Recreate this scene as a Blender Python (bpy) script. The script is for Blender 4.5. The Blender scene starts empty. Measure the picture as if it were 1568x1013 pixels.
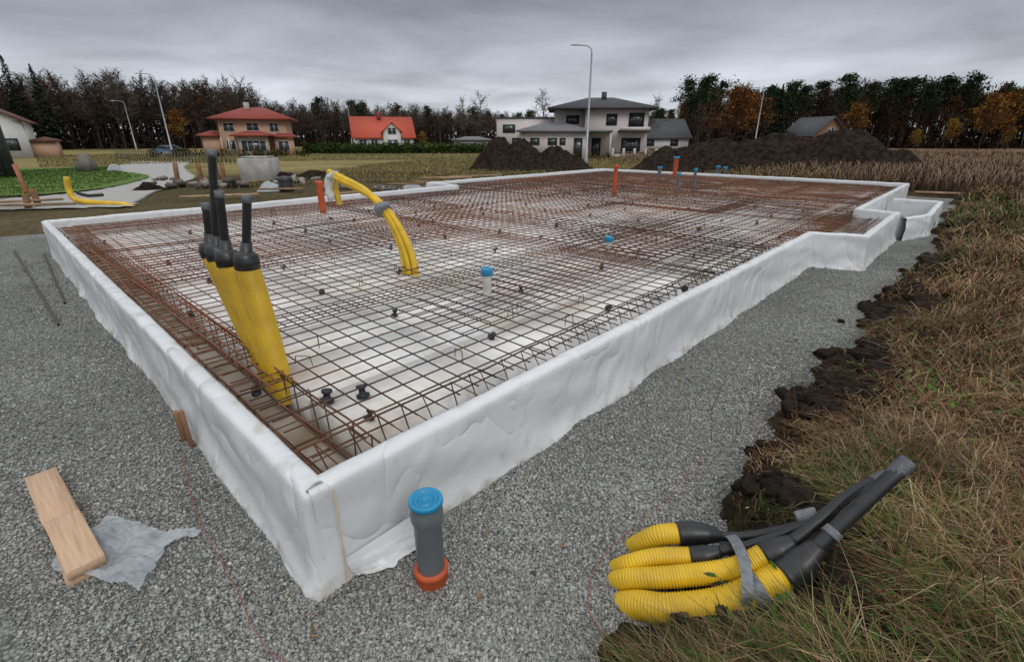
import bpy, math, numpy as np
from mathutils import Vector, Matrix
rng=np.random.default_rng(7)
S=bpy.context.scene
# ---------- frame of the slab: origin corner + axes ----------
OX,OY=-.76,1.40
AX,AY=.6845,.7290
BX,BY=-.7290,.6845
def LW(a,b): return OX+a*AX+b*BX, OY+a*AY+b*BY
def WL(x,y): return (x-OX)*AX+(y-OY)*AY,(x-OX)*BX+(y-OY)*BY
# ---------- noise ----------
def vnoise(x,y,seed=0):
    x=np.asarray(x,float);y=np.asarray(y,float)
    xi=np.floor(x).astype(np.int64);yi=np.floor(y).astype(np.int64)
    fx=x-xi;fy=y-yi;fx=fx*fx*(3-2*fx);fy=fy*fy*(3-2*fy)
    def h(i,j):
        n=(i*374761393+j*668265263+seed*974711)&0x7fffffff
        n=((n^(n>>13))*1274126177)&0x7fffffff
        return ((n^(n>>16))&0xffff)/65535.
    return (h(xi,yi)*(1-fx)+h(xi+1,yi)*fx)*(1-fy)+(h(xi,yi+1)*(1-fx)+h(xi+1,yi+1)*fx)*fy
def fbm(x,y,seed=0,o=4):
    s=0;a=.5;t=0
    for i in range(o):
        s=s+a*vnoise(np.asarray(x)*2**i,np.asarray(y)*2**i,seed+i);t+=a;a*=.5
    return s/t
def sst(x): x=np.clip(x,0,1);return x*x*(3-2*x)
# ---------- mesh helpers ----------
def mk(name,V,T,mat,col=None,smooth=False,parent=None,loc=None):
    V=np.ascontiguousarray(V,dtype=np.float32);T=np.ascontiguousarray(T,dtype=np.int32)
    me=bpy.data.meshes.new(name);k=T.shape[1]
    me.vertices.add(len(V));me.vertices.foreach_set('co',V.ravel())
    me.loops.add(T.size);me.loops.foreach_set('vertex_index',T.ravel())
    me.polygons.add(len(T));me.polygons.foreach_set('loop_start',np.arange(len(T),dtype=np.int32)*k)
    if smooth: me.polygons.foreach_set('use_smooth',np.ones(len(T),dtype=bool))
    me.update(calc_edges=True)
    if col is not None:
        ca=me.color_attributes.new('Col','FLOAT_COLOR','POINT')
        c=np.ones((len(V),4),dtype=np.float32);c[:,:3]=col;ca.data.foreach_set('color',c.ravel())
    me.materials.append(mat)
    o=bpy.data.objects.new(name,me);S.collection.objects.link(o)
    if parent: o.parent=parent
    if loc is not None:o.location=loc
    return o
class MB:
    def __init__(s): s.v=[];s.t=[];s.c=[];s.n=0
    def add(s,V,T,C=None):
        V=np.asarray(V,float);s.v.append(V);s.t.append(np.asarray(T)+s.n);s.n+=len(V)
        if C is None:C=(1,1,1)
        s.c.append(np.broadcast_to(np.asarray(C,float),(len(V),3)))
    def get(s): return np.concatenate(s.v),np.concatenate(s.t),np.concatenate(s.c)
    def obj(s,name,mat,smooth=False,parent=None,loc=None,usecol=True):
        V,T,C=s.get();return mk(name,V,T,mat,C if usecol else None,smooth,parent,loc)
def prisms(P0,P1,R0,R1,n=4):
    P0=np.asarray(P0,float);P1=np.asarray(P1,float);m=len(P0)
    R0=np.broadcast_to(np.asarray(R0,float),(m,));R1=np.broadcast_to(np.asarray(R1,float),(m,))
    d=P1-P0;d/=np.linalg.norm(d,axis=1,keepdims=True)+1e-9
    ref=np.where(np.abs(d[:,2:3])>.9,np.array([[1.,0,0]]),np.array([[0,0,1.]]))
    e=np.cross(d,ref);e/=np.linalg.norm(e,axis=1,keepdims=True);f=np.cross(d,e)
    V=np.zeros((m,2*n,3))
    for i in range(n):
        q=2*math.pi*i/n;o=e*math.cos(q)+f*math.sin(q)
        V[:,i]=P0+o*R0[:,None];V[:,n+i]=P1+o*R1[:,None]
    T=[]
    for i in range(n):
        j=(i+1)%n;T+=[[i,j,n+j],[i,n+j,n+i]]
    T=np.array(T)[None]+(np.arange(m)*2*n)[:,None,None]
    return V.reshape(-1,3),T.reshape(-1,3)
def crom(pts,step):
    P=[np.array(p,float) for p in pts];P=[2*P[0]-P[1]]+P+[2*P[-1]-P[-2]];out=[]
    for i in range(1,len(P)-2):
        L=np.linalg.norm(P[i+1]-P[i]);k=max(2,int(L/step))
        for j in range(k):
            t=j/k;out.append(.5*((2*P[i])+(-P[i-1]+P[i+1])*t+(2*P[i-1]-5*P[i]+4*P[i+1]-P[i+2])*t*t+(-P[i-1]+3*P[i]-3*P[i+1]+P[i+2])*t**3))
    out.append(P[-2]);return np.array(out)
def tube(path,rad,n=20,cap=True):
    path=np.asarray(path,float);m=len(path);rad=np.broadcast_to(np.asarray(rad,float),(m,))
    tg=np.gradient(path,axis=0);tg/=np.linalg.norm(tg,axis=1,keepdims=True)+1e-12
    e=np.cross(tg[0],[0,0,1.] if abs(tg[0][2])<.9 else [1.,0,0]);e/=np.linalg.norm(e)
    V=[]
    for i in range(m):
        e=e-tg[i]*np.dot(e,tg[i]);e/=np.linalg.norm(e);f=np.cross(tg[i],e)
        q=np.arange(n)*2*math.pi/n
        V.append(path[i]+rad[i]*(np.cos(q)[:,None]*e+np.sin(q)[:,None]*f))
    V=np.concatenate(V);T=[]
    for i in range(m-1):
        for j in range(n):
            k=(j+1)%n;T+=[[i*n+j,i*n+k,(i+1)*n+k],[i*n+j,(i+1)*n+k,(i+1)*n+j]]
    if cap:
        V=np.vstack([V,path[0],path[-1]]);c=m*n
        for j in range(n):
            k=(j+1)%n;T+=[[k,j,c],[(m-1)*n+j,(m-1)*n+k,c+1]]
    return V,np.array(T)
def corr(pts,r,pitch=.0115,n=20):
    p=crom(pts,pitch/4);i=np.arange(len(p));return tube(p,r*(1+.035*np.sign(np.sin(i*math.pi/2+.7))),n)
def vtube(x,y,prof,n=28):
    V=[];q=np.arange(n)*2*math.pi/n
    for z,r in prof: V.append(np.stack([x+r*np.cos(q),y+r*np.sin(q),np.full(n,z)],1))
    V=np.concatenate(V);T=[]
    for i in range(len(prof)-1):
        for j in range(n):
            k=(j+1)%n;T+=[[i*n+j,i*n+k,(i+1)*n+k],[i*n+j,(i+1)*n+k,(i+1)*n+j]]
    return V,np.array(T)
BT=np.array([[0,2,1],[0,3,2],[4,5,6],[4,6,7],[0,1,5],[0,5,4],[1,2,6],[1,6,5],[2,3,7],[2,7,6],[3,0,4],[3,4,7]])
def boxv(x0,x1,y0,y1,z0,z1):
    return np.array([[x0,y0,z0],[x1,y0,z0],[x1,y1,z0],[x0,y1,z0],[x0,y0,z1],[x1,y0,z1],[x1,y1,z1],[x0,y1,z1]],float),BT
def rotz(V,ang,c=(0,0)):
    V=np.array(V);x=V[:,0]-c[0];y=V[:,1]-c[1];V[:,0]=c[0]+x*math.cos(ang)-y*math.sin(ang);V[:,1]=c[1]+x*math.sin(ang)+y*math.cos(ang);return V
def empty(name,loc=(0,0,0),rot=0):
    o=bpy.data.objects.new(name,None);S.collection.objects.link(o);o.location=loc;o.rotation_euler=(0,0,rot);o.empty_display_size=.2;return o
# ---------- materials ----------
def mat(name,c1,c2=None,scale=5,rough=.8,bump=0,bscale=None,metal=0,attr=False,spec=.3,lo=.35,hi=.65,bdist=.02,stretch=None):
    m=bpy.data.materials.new(name);m.use_nodes=True;N=m.node_tree.nodes;L=m.node_tree.links
    b=N['Principled BSDF'];b.inputs['Roughness'].default_value=rough;b.inputs['Metallic'].default_value=metal
    b.inputs['Specular IOR Level'].default_value=spec
    tc=N.new('ShaderNodeTexCoord');src=tc.outputs['Object']
    if stretch:
        mp=N.new('ShaderNodeMapping');mp.inputs['Scale'].default_value=stretch;L.new(src,mp.inputs[0]);src=mp.outputs[0]
    if c2 is None:c2=tuple(v*.8 for v in c1)
    nz=N.new('ShaderNodeTexNoise');nz.inputs['Scale'].default_value=scale;nz.inputs['Detail'].default_value=7;L.new(src,nz.inputs['Vector'])
    r=N.new('ShaderNodeValToRGB');r.color_ramp.elements[0].position=lo;r.color_ramp.elements[1].position=hi
    r.color_ramp.elements[0].color=(*c1,1);r.color_ramp.elements[1].color=(*c2,1);L.new(nz.outputs[0],r.inputs[0]);out=r.outputs[0]
    if attr:
        at=N.new('ShaderNodeAttribute');at.attribute_name='Col';mx=N.new('ShaderNodeMix');mx.data_type='RGBA';mx.blend_type='MULTIPLY';mx.inputs[0].default_value=1
        L.new(out,mx.inputs[6]);L.new(at.outputs['Color'],mx.inputs[7]);out=mx.outputs[2]
    L.new(out,b.inputs['Base Color'])
    if bump:
        n2=N.new('ShaderNodeTexNoise');n2.inputs['Scale'].default_value=bscale or scale*4;n2.inputs['Detail'].default_value=8;L.new(src,n2.inputs['Vector'])
        bp=N.new('ShaderNodeBump');bp.inputs['Strength'].default_value=bump;bp.inputs['Distance'].default_value=bdist;L.new(n2.outputs[0],bp.inputs['Height']);L.new(bp.outputs[0],b.inputs['Normal'])
    return m
W3=(1,1,1)
m_attr=mat('vertex_tinted',W3,(.75,.75,.75),scale=3,rough=.9,attr=True,spec=.1)
m_leaf=mat('foliage',W3,(.6,.6,.6),scale=.8,rough=.9,attr=True,spec=.1)
m_grass=mat('grass_blades',W3,(.50,.50,.52),scale=1.7,rough=.85,attr=True,spec=.1,lo=.4,hi=.62)
m_stone=mat('stones',W3,(.8,.8,.8),scale=60,rough=.85,attr=True,spec=.25)
m_rebar=mat('rebar_steel',W3,(.6,.55,.5),scale=14,rough=.65,attr=True,spec=.4)
m_yel=mat('yellow_plastic',(.74,.47,.012),(.56,.35,.018),scale=6,rough=.42,spec=.5)
m_blk=mat('black_plastic',(.012,.012,.013),(.02,.02,.022),scale=12,rough=.38,spec=.5)
m_tape=mat('grey_tape',(.19,.205,.22),(.12,.135,.15),scale=30,rough=.35,spec=.7,bump=.4)
m_shr=mat('cable_end_caps',(.09,.10,.11),(.05,.055,.06),scale=30,rough=.28,spec=.8,bump=.4)
m_gpipe=mat('grey_pvc',(.13,.145,.155),(.10,.115,.125),scale=10,rough=.4,spec=.5)
m_blue=mat('blue_plastic',(.01,.25,.46),(.01,.20,.38),scale=10,rough=.4,spec=.5)
m_org=mat('orange_pvc',(.55,.10,.03),(.40,.08,.03),scale=14,rough=.55)
m_string=mat('red_string',(.45,.12,.10),rough=.8)
m_wht=mat('white_pvc',(.7,.7,.68),(.5,.48,.44),scale=10,rough=.5)
m_wood=mat('planed_wood',(.60,.42,.28),(.44,.28,.17),scale=5,rough=.7,bump=.2,stretch=(1,16,16),lo=.3,hi=.75)
m_woodold=mat('weathered_wood',(.28,.15,.08),(.14,.08,.05),scale=6,rough=.85,bump=.3)
m_conc=mat('concrete',(.42,.41,.38),(.30,.29,.27),scale=2.5,rough=.9,bump=.3)
m_soil=mat('dark_soil',(.012,.009,.0065),(.040,.028,.020),scale=5,rough=1,bump=1,bscale=9,bdist=.12,spec=.1)
m_clod=mat('soil_clod',(.012,.009,.007),(.036,.026,.019),scale=14,rough=1,bump=1,bscale=40,bdist=.02,spec=.1)
def film():
    m=mat('white_film',(.68,.70,.715),(.62,.635,.645),scale=.9,rough=.34,spec=.5,lo=.3,hi=.7)
    N=m.node_tree.nodes;L=m.node_tree.links;b=N['Principled BSDF'];tc=N['Texture Coordinate']
    mp=N.new('ShaderNodeMapping');mp.inputs['Scale'].default_value=(1,1,.55);mp.inputs['Rotation'].default_value=(.5,.35,0);L.new(tc.outputs['Object'],mp.inputs[0])
    n=N.new('ShaderNodeTexNoise');n.inputs['Scale'].default_value=1.7;n.inputs['Detail'].default_value=2;n.inputs['Distortion'].default_value=1.0
    L.new(mp.outputs[0],n.inputs[0])
    su=N.new('ShaderNodeMath');su.operation='SUBTRACT';L.new(n.outputs[0],su.inputs[0]);su.inputs[1].default_value=.5
    ab=N.new('ShaderNodeMath');ab.operation='ABSOLUTE';L.new(su.outputs[0],ab.inputs[0])
    pw=N.new('ShaderNodeMath');pw.operation='POWER';L.new(ab.outputs[0],pw.inputs[0]);pw.inputs[1].default_value=.6
    bp=N.new('ShaderNodeBump');bp.inputs['Strength'].default_value=.75;bp.inputs['Distance'].default_value=.045
    L.new(pw.outputs[0],bp.inputs['Height'])
    n4=N.new('ShaderNodeTexNoise');n4.inputs['Scale'].default_value=9;n4.inputs['Detail'].default_value=3;n4.inputs['Distortion'].default_value=1.5;L.new(mp.outputs[0],n4.inputs[0])
    b4=N.new('ShaderNodeBump');b4.inputs['Strength'].default_value=.25;b4.inputs['Distance'].default_value=.010;L.new(n4.outputs[0],b4.inputs['Height']);L.new(bp.outputs[0],b4.inputs['Normal'])
    L.new(b4.outputs[0],b.inputs['Normal'])
    n3=N.new('ShaderNodeTexNoise');n3.inputs['Scale'].default_value=9;n3.inputs['Detail'].default_value=9;L.new(tc.outputs['Object'],n3.inputs[0])
    sp=N.new('ShaderNodeSeparateXYZ');L.new(tc.outputs['Object'],sp.inputs[0])
    mr=N.new('ShaderNodeMapRange');mr.inputs[1].default_value=.08;mr.inputs[2].default_value=0;mr.inputs[3].default_value=0;mr.inputs[4].default_value=.24;L.new(sp.outputs[2],mr.inputs[0])
    m2=N.new('ShaderNodeMapRange');m2.inputs[1].default_value=.47;m2.inputs[2].default_value=.49;m2.inputs[3].default_value=0;m2.inputs[4].default_value=.09;L.new(sp.outputs[2],m2.inputs[0])
    ad=N.new('ShaderNodeMath');ad.operation='ADD';L.new(n3.outputs[0],ad.inputs[0]);L.new(mr.outputs[0],ad.inputs[1])
    a2=N.new('ShaderNodeMath');a2.operation='ADD';L.new(ad.outputs[0],a2.inputs[0]);L.new(m2.outputs[0],a2.inputs[1])
    rp=N.new('ShaderNodeValToRGB');rp.color_ramp.elements[0].position=.63;rp.color_ramp.elements[1].position=.95;rp.color_ramp.elements[0].color=(0,0,0,1);L.new(a2.outputs[0],rp.inputs[0])
    mx=N.new('ShaderNodeMix');mx.data_type='RGBA';old=b.inputs['Base Color'].links[0].from_socket
    L.new(rp.outputs[0],mx.inputs[0]);L.new(old,mx.inputs[6]);mx.inputs[7].default_value=(.38,.33,.26,1);L.new(mx.outputs[2],b.inputs['Base Color'])
    return m
m_film=film()
def gravelmat():
    m=bpy.data.materials.new('gravel');m.use_nodes=True;N=m.node_tree.nodes;L=m.node_tree.links;b=N['Principled BSDF'];b.inputs['Roughness'].default_value=.9
    b.inputs['Specular IOR Level'].default_value=.15
    tc=N.new('ShaderNodeTexCoord');v=N.new('ShaderNodeTexVoronoi');v.inputs['Scale'].default_value=78;L.new(tc.outputs['Object'],v.inputs['Vector'])
    sp=N.new('ShaderNodeSeparateColor');L.new(v.outputs['Color'],sp.inputs[0])
    r=N.new('ShaderNodeValToRGB');e=r.color_ramp.elements;e[0].position=0;e[0].color=(.14,.145,.135,1);e[1].position=1;e[1].color=(.42,.42,.395,1)
    k=e.new(.55);k.color=(.245,.25,.232,1);L.new(sp.outputs[0],r.inputs[0])
    dk=N.new('ShaderNodeMapRange');dk.inputs[1].default_value=.25;dk.inputs[2].default_value=.75;dk.inputs[3].default_value=1;dk.inputs[4].default_value=.45;L.new(v.outputs['Distance'],dk.inputs[0])
    n=N.new('ShaderNodeTexNoise');n.inputs['Scale'].default_value=1.1;n.inputs['Detail'].default_value=6;L.new(tc.outputs['Object'],n.inputs[0])
    mr=N.new('ShaderNodeMapRange');mr.inputs[1].default_value=.3;mr.inputs[2].default_value=.7;mr.inputs[3].default_value=.68;mr.inputs[4].default_value=1.18;L.new(n.outputs[0],mr.inputs[0])
    mu=N.new('ShaderNodeMath');mu.operation='MULTIPLY';L.new(dk.outputs[0],mu.inputs[0]);L.new(mr.outputs[0],mu.inputs[1])
    mx=N.new('ShaderNodeMix');mx.data_type='RGBA';mx.blend_type='MULTIPLY';mx.inputs[0].default_value=1;L.new(r.outputs[0],mx.inputs[6]);L.new(mu.outputs[0],mx.inputs[7]);L.new(mx.outputs[2],b.inputs['Base Color'])
    bp=N.new('ShaderNodeBump');bp.inputs['Strength'].default_value=.8;bp.inputs['Distance'].default_value=.010;bp.invert=True;L.new(v.outputs['Distance'],bp.inputs['Height']);L.new(bp.outputs[0],b.inputs['Normal'])
    return m
m_gravel=gravelmat()
# ---------- ground ----------
def gh(x,y):
    x=np.asarray(x,float);y=np.asarray(y,float);a,b=WL(x,y)
    n=fbm(x*1.6,y*1.6,3);n2=fbm(x*6,y*6,9)
    S1=sst((-.92-b+.6*(n-.5)-.18*np.exp(-((a-10)/4)**2))/.3)
    S2=sst((-1.15-a+.6*(n-.5))/.3)
    S3=sst((b-11+.8*(n-.5))/.4);S4=sst((a-18.9+.6*(n-.5))/.4)
    h=-.04+S1*(.09+.10*n+.06*n2)+(1-S1)*np.maximum(np.maximum(S2,S3),S4)*(.04+.05*n+.03*n2)
    r=np.hypot(x,y);return h-.7*sst((r-24)/45)
def axis(c,A,B,n): t=np.linspace(-1,1,n);return c+A*np.sinh(B*t)
gx=axis(1.5,1.05,7.0,420);gy=axis(2.8,1.05,7.0,420)
GX,GY=np.meshgrid(gx,gy);GZ=gh(GX,GY)
n=420;idx=np.arange(n*n).reshape(n,n);Q=np.stack([idx[:-1,:-1],idx[:-1,1:],idx[1:,1:],idx[1:,:-1]],-1).reshape(-1,4)
ga,gb=WL(GX,GY);R=np.hypot(GX,GY)
nn=fbm(GX*1.2,GY*1.2,21)[...,None];nf=fbm(GX*.12,GY*.12,25)[...,None];nw=fbm(GX*.4,GY*.4,27)[...,None]
straw=np.array([.12,.085,.045]);soil=np.array([.028,.020,.014]);green=np.array([.08,.10,.03]);field=np.array([.30,.25,.105])
C=soil*(1-nn)+straw*nn*.9
edge_soil=sst((-.85-gb)/.1)*sst((gb+1.7)/.35);C=C*(1-.8*edge_soil[...,None])+soil*.8*edge_soil[...,None]
fb=sst((R[...,None]-24)/8);C=C*(1-fb)+(field*(.6+.7*nw)*(1-.5*sst((nf-.45)/.2))+green*.5*sst((nf-.45)/.2))*fb
leftm=((ga<0)|(gb>11))[...,None]&(R[...,None]<24);C=np.where(leftm,np.array([.085,.062,.038])*(.5+nw)*(1)+green*.5*nn,C)
rt=sst((GX[...,None]-16)/10)*sst((R[...,None]-15)/10);C=C*(1-rt)+np.array([.24,.155,.10])*(.6+.8*nw)*rt
mk('ground',np.stack([GX,GY,GZ],-1).reshape(-1,3),Q,mat('ground_soil_grass',W3,(.55,.52,.5),scale=9,rough=1,bump=.8,bscale=25,attr=True,spec=.05),C.reshape(-1,3),True)
aa=np.arange(-1.9,19.6,.07);bb=np.arange(-1.6,11.8,.07);A2,B2=np.meshgrid(aa,bb);gX,gY=LW(A2,B2)
def pad(x,y): return .002+.03*(fbm(x*2.2,y*2.2,40)-.5)
gZ=pad(gX,gY)
nr,nc=A2.shape;idx=np.arange(nr*nc).reshape(nr,nc);Q=np.stack([idx[:-1,:-1],idx[:-1,1:],idx[1:,1:],idx[1:,:-1]],-1).reshape(-1,4)
mk('gravel_pad',np.stack([gX,gY,gZ],-1).reshape(-1,3),Q,m_gravel,None,True)
def inside(a,b,m):
    return ((a>m)&(a<17.8-m)&(b>m)&(b<9.15-m))|((a>8.5+m)&(a<17.8-m)&(b>m)&(b<10.4-m))|((a>7.5+m)&(a<10.5-m)&(b>-.6+m)&(b<1))
# loose stones
N=260000
r=1.0*np.exp(rng.random(N)*math.log(10));th=rng.uniform(-.98,.98,N)
x=r*np.sin(th);y=r*np.cos(th);a,b=WL(x,y)
k=(b>-1.25)&(a>-1.35)&(b<10.9)&(a<13)&~inside(a,b,-.02);x,y,r=x[k],y[k],r[k]
k=gh(x,y)<.02;x,y,r=x[k],y[k],r[k];N=len(x)
s=(.0038+.0065*rng.random(N)**2.2)*(1+.04*r)
oc=np.array([[1,0,0],[0,1,0],[-1,0,0],[0,-1,0],[0,0,1],[0,0,-1]],float)
ot=np.array([[0,1,4],[1,2,4],[2,3,4],[3,0,4],[1,0,5],[2,1,5],[3,2,5],[0,3,5]])
V=oc[None]*(rng.uniform(.55,1.25,(N,6,1)))*s[:,None,None]*np.stack([rng.uniform(.8,1.5,N),np.ones(N),rng.uniform(.5,1,N)],1)[:,None]
V+=rng.normal(0,.18,(N,6,3))*s[:,None,None]
q=rng.uniform(0,6.28,N);tl=rng.uniform(-.7,.7,N)
X1=V[...,0]*np.cos(tl)[:,None]-V[...,2]*np.sin(tl)[:,None];Z1=V[...,0]*np.sin(tl)[:,None]+V[...,2]*np.cos(tl)[:,None]
X2=X1*np.cos(q)[:,None]-V[...,1]*np.sin(q)[:,None];Y2=X1*np.sin(q)[:,None]+V[...,1]*np.cos(q)[:,None]
V=np.stack([X2+x[:,None],Y2+y[:,None],Z1+(pad(x,y)+s*.4)[:,None]],-1)
g=rng.normal(.315,.085,N).clip(.08,.68)*(.68+.6*fbm(x*1.5,y*1.5,77));col=np.stack([g,g*rng.uniform(.98,1.02,N),g*rng.uniform(.90,.98,N)],1)
mk('gravel_stones',V.reshape(-1,3),(ot[None]+(np.arange(N)*6)[:,None,None]).reshape(-1,3),m_stone,np.repeat(col,6,0))
# ---------- foundation formwork ----------
poly=[(0,0),(7.2,0),(7.5,-.6),(10.5,-.6),(10.6,0),(17.8,0),(17.8,10.4),(8.5,10.4),(8.5,9.15),(0,9.15)]
def sweep(poly,prof,closed,step=.03,outn=.016,seed=5):
    P=[];Nn=[];m=len(poly);segs=m if closed else m-1
    def nrm(i):
        p,q=np.array(poly[i%m]),np.array(poly[(i+1)%m]);d=(q-p)/np.linalg.norm(q-p);return np.array([-d[1],d[0]])
    for i in range(segs):
        p,q=np.array(poly[i]),np.array(poly[(i+1)%m]);L=np.linalg.norm(q-p);k=max(2,int(L/step));n0=nrm(i)
        for j in range(k):
            nn_=n0
            if j==0 and (closed or i>0):
                n1=nrm(i-1 if i>0 else m-1);s_=n0+n1;nn_=s_/max(.3,np.dot(s_,n0))
            P.append(p+(q-p)*j/k);Nn.append(nn_)
    if not closed: P.append(np.array(poly[-1]));Nn.append(nrm(m-2))
    P=np.array(P);Nn=np.array(Nn);M=len(P);s=np.concatenate([[0],np.cumsum(np.linalg.norm(np.diff(P,axis=0),axis=1))])
    V=[]
    for (d,z,w) in prof:
        rid=np.abs(fbm(s*1.1+z*2.4,s*.2+z*2.4,seed+20,2)-.5)*2
        rid2=np.abs(fbm(s*3.5-z*4,z*3+s*.4,seed+27,2)-.5)*2
        disp=outn*w*(fbm(s*1.5,s*0+z*3,seed)*2-1)+w*.034*(rid-.25)+w*.012*(rid2-.3)
        zz=z+(.012*(fbm(s*.9,s*0,seed+9)-.5)+.009*(vnoise(s*5,s*0,seed+4)-.5)+.004*(vnoise(s*17,s*0+d*30,seed+5)-.5))*(z>.3)
        pp=P+Nn*(d+disp)[:,None];xx,yy=LW(pp[:,0],pp[:,1]);V.append(np.stack([xx,yy,zz],1))
    K=len(prof);V=np.stack(V,1).reshape(-1,3);Q=[]
    for i in range(M if closed else M-1):
        j=(i+1)%M
        for k in range(K-1): Q.append([i*K+k,j*K+k,j*K+k+1,i*K+k+1])
    return V,np.array(Q)
prof=[(-.05,-.03,1.8),(-.03,.015,1.6),(-.016,.05,1.2),(-.008,.09,1.1)]+[(-.002,z,1.05) for z in np.arange(.13,.38,.04)]+[(0,.40,.8),(.002,.435,.45),(.004,.462,.25),(.012,.478,.12),(.03,.484,.12),(.055,.487,.12),(.085,.484,.12),(.098,.476,.12),(.102,.44,.1),(.105,.2,.2),(.105,-.02,.2)]
F=empty('foundation_formwork')
V,Q=sweep(poly,prof,True);mk('edge_panels',V,Q,m_film,None,True,F)
V,Q=sweep([(10.45,-.72),(11.3,-1.0),(14.0,-1.0),(14.0,-.1)],[(d,z*.82 if z>0 else z,w) for d,z,w in prof],False,seed=31)
mk('porch_edge_panels',V,Q,m_film,None,True,F)
n=50;U,Vv=np.meshgrid(np.linspace(0,1,n),np.linspace(0,1,n))
fa=.10+.42*U+.04*Vv;fb_=-.018-.10*Vv*(.4+1.0*fbm(U*4,Vv*0,411))*np.sin(np.pi*np.clip(U,.02,.98))**.5
fz=.11*(1-Vv)**1.8+.010+.035*np.abs(fbm(U*5,Vv*3,413)-.5)*np.minimum(1,Vv*3)
fx,fy=LW(fa,fb_);idx=np.arange(n*n).reshape(n,n);Q=np.stack([idx[:-1,:-1],idx[:-1,1:],idx[1:,1:],idx[1:,:-1]],-1).reshape(-1,4)
mk('film_flap',np.stack([fx,fy,fz],-1).reshape(-1,3),Q,m_film,None,True,F)
sm=MB()
def seam(a,b,wa,wb):
    x0,y0=LW(a,b);pts=[]
    for z in np.linspace(.01,.475,16): pts.append((x0+rng.normal(0,.0015),y0+rng.normal(0,.0015),z))
    pts=np.array(pts);w=rng.uniform(.6,1.3,len(pts))[:,None];dv=np.array([AX*wa+BX*wb,AY*wa+BY*wb,0])*w
    V=np.concatenate([pts-dv,pts+dv]);n=len(pts);sm.add(V,[[i,i+1,n+i+1] for i in range(n-1)]+[[i,n+i+1,n+i] for i in range(n-1)])
seam(.10,-.028,.006,0);seam(4.3,-.027,.004,0);seam(-.028,1.95,0,.006)
sm.obj('panel_seams',mat('seam_glue',(.55,.42,.26),(.62,.55,.42),scale=20,rough=.7),parent=F,usecol=False)
def lbox(a0,a1,b0,b1,z0,z1):
    V,T=boxv(a0,a1,b0,b1,z0,z1);x,y=LW(V[:,0],V[:,1]);V=np.stack([x,y,V[:,2]],1);return V,T
m_trough=mat('trough_film',(.55,.50,.43),(.30,.23,.16),scale=3.5,rough=.6,bump=.5,bscale=8)
t=MB()
for q in [(.1,17.7,.1,9.05,.02,.05),(8.6,17.7,9.05,10.3,.02,.05),(7.6,10.4,-.5,.1,.02,.05)]: t.add(*lbox(*q))
t.obj('trough_floor',m_trough,parent=F,usecol=False)
m_eps=mat('eps_board',(.83,.82,.80),(.60,.52,.41),scale=1.3,rough=.55,bump=.3,bscale=12,lo=.47,hi=.78)
t=MB()
for (a0,a1,b0,b1) in [(.48,6.0,.48,8.6),(6.45,12.1,.48,8.6),(12.55,17.3,.48,9.85),(9.0,12.1,8.6,9.85)]:
    na=max(1,round((a1-a0)/1.2));nb=max(1,round((b1-b0)/.6));
    for i in range(na):
        for j in range(nb):
            sa=(a1-a0)/na;sb=(b1-b0)/nb
            t.add(*lbox(a0+i*sa+.003,a0+(i+1)*sa-.003,b0+j*sb+.003,b0+(j+1)*sb-.003,.052,.262+rng.uniform(-.004,.004)))
t.obj('insulation_boards',m_eps,parent=F,usecol=False)
# ---------- rebar mesh ----------
rb=MB()
dark=np.array([.062,.038,.026]);rust=np.array([.24,.09,.038])
def rcol(a,b):
    w=sst((fbm(a*.7,b*.7,55)-.34)/.35)*.55+.75*sst((1.0-a)/.7)*sst((b-.8)/1)+.45*sst((a-4+b)/7)*.8
    w=np.clip(w,0,1)[:,None];return dark*(1-w)+rust*w
def addbars(P0,P1,r,ns=5,m=.12,force=None):
    P0=np.array(P0);P1=np.array(P1);k=inside(P0[:,0],P0[:,1],m)&inside(P1[:,0],P1[:,1],m);P0,P1=P0[k],P1[k]
    if len(P0)==0:return
    c=rcol(P0[:,0],P0[:,1])*rng.uniform(.8,1.2,(len(P0),1)) if force is None else np.broadcast_to(force,(len(P0),3))
    def w(P): x,y=LW(P[:,0],P[:,1]);return np.stack([x,y,P[:,2]],1)
    V,T=prisms(w(P0),w(P1),r,r,ns);rb.add(V,T,np.repeat(c,2*ns,0))
def bar(p,q,z,ph,step=.3,r=.0052):
    p=np.array(p,float);q=np.array(q,float);L=np.linalg.norm(q-p);k=max(1,int(L/step));t=np.linspace(0,1,k+1)[:,None];X=p+(q-p)*t
    d=(q-p)/L;nn=np.array([-d[1],d[0]]);X=X+nn*(.012*(vnoise(t[:,0]*L*.9,t[:,0]*0+ph,8)-.5))[:,None]*1.5
    Z=z+.040*(fbm(X[:,0]*.8,X[:,1]*.8,61)-.5)
    P=np.column_stack([X,Z]);addbars(P[:-1],P[1:],r)
ph=0
def sheet(a0,b0,la,lb,z,sp=.15,rot=0,off=0,r=.0052):
    global ph
    ca,cb=a0+la/2,b0+lb/2;c,s=math.cos(rot),math.sin(rot)
    R_=lambda a,b:(ca+(a-ca)*c-(b-cb)*s,cb+(a-ca)*s+(b-cb)*c)
    for bb_ in np.arange(b0+off,b0+lb,sp): ph+=1.7;e=rng.normal(0,.004);bar(R_(a0,bb_+e),R_(a0+la,bb_+e),z,ph,r=r)
    for aa_ in np.arange(a0+off,a0+la,sp): ph+=1.7;e=rng.normal(0,.004);bar(R_(aa_+e,b0),R_(aa_+e,b0+lb),z+.010,ph,r=r)
i=0
for a0 in np.arange(-.1,17.6,4.55):
    for b0 in np.arange(.0,10.4,2.08):
        i+=1;sheet(a0,b0,4.85,2.35,.335+.012*(i%3),rot=rng.normal(0,.004),off=rng.uniform(.0,.1))
sheet(7.4,-.6,3.2,1.4,.33)
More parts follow.
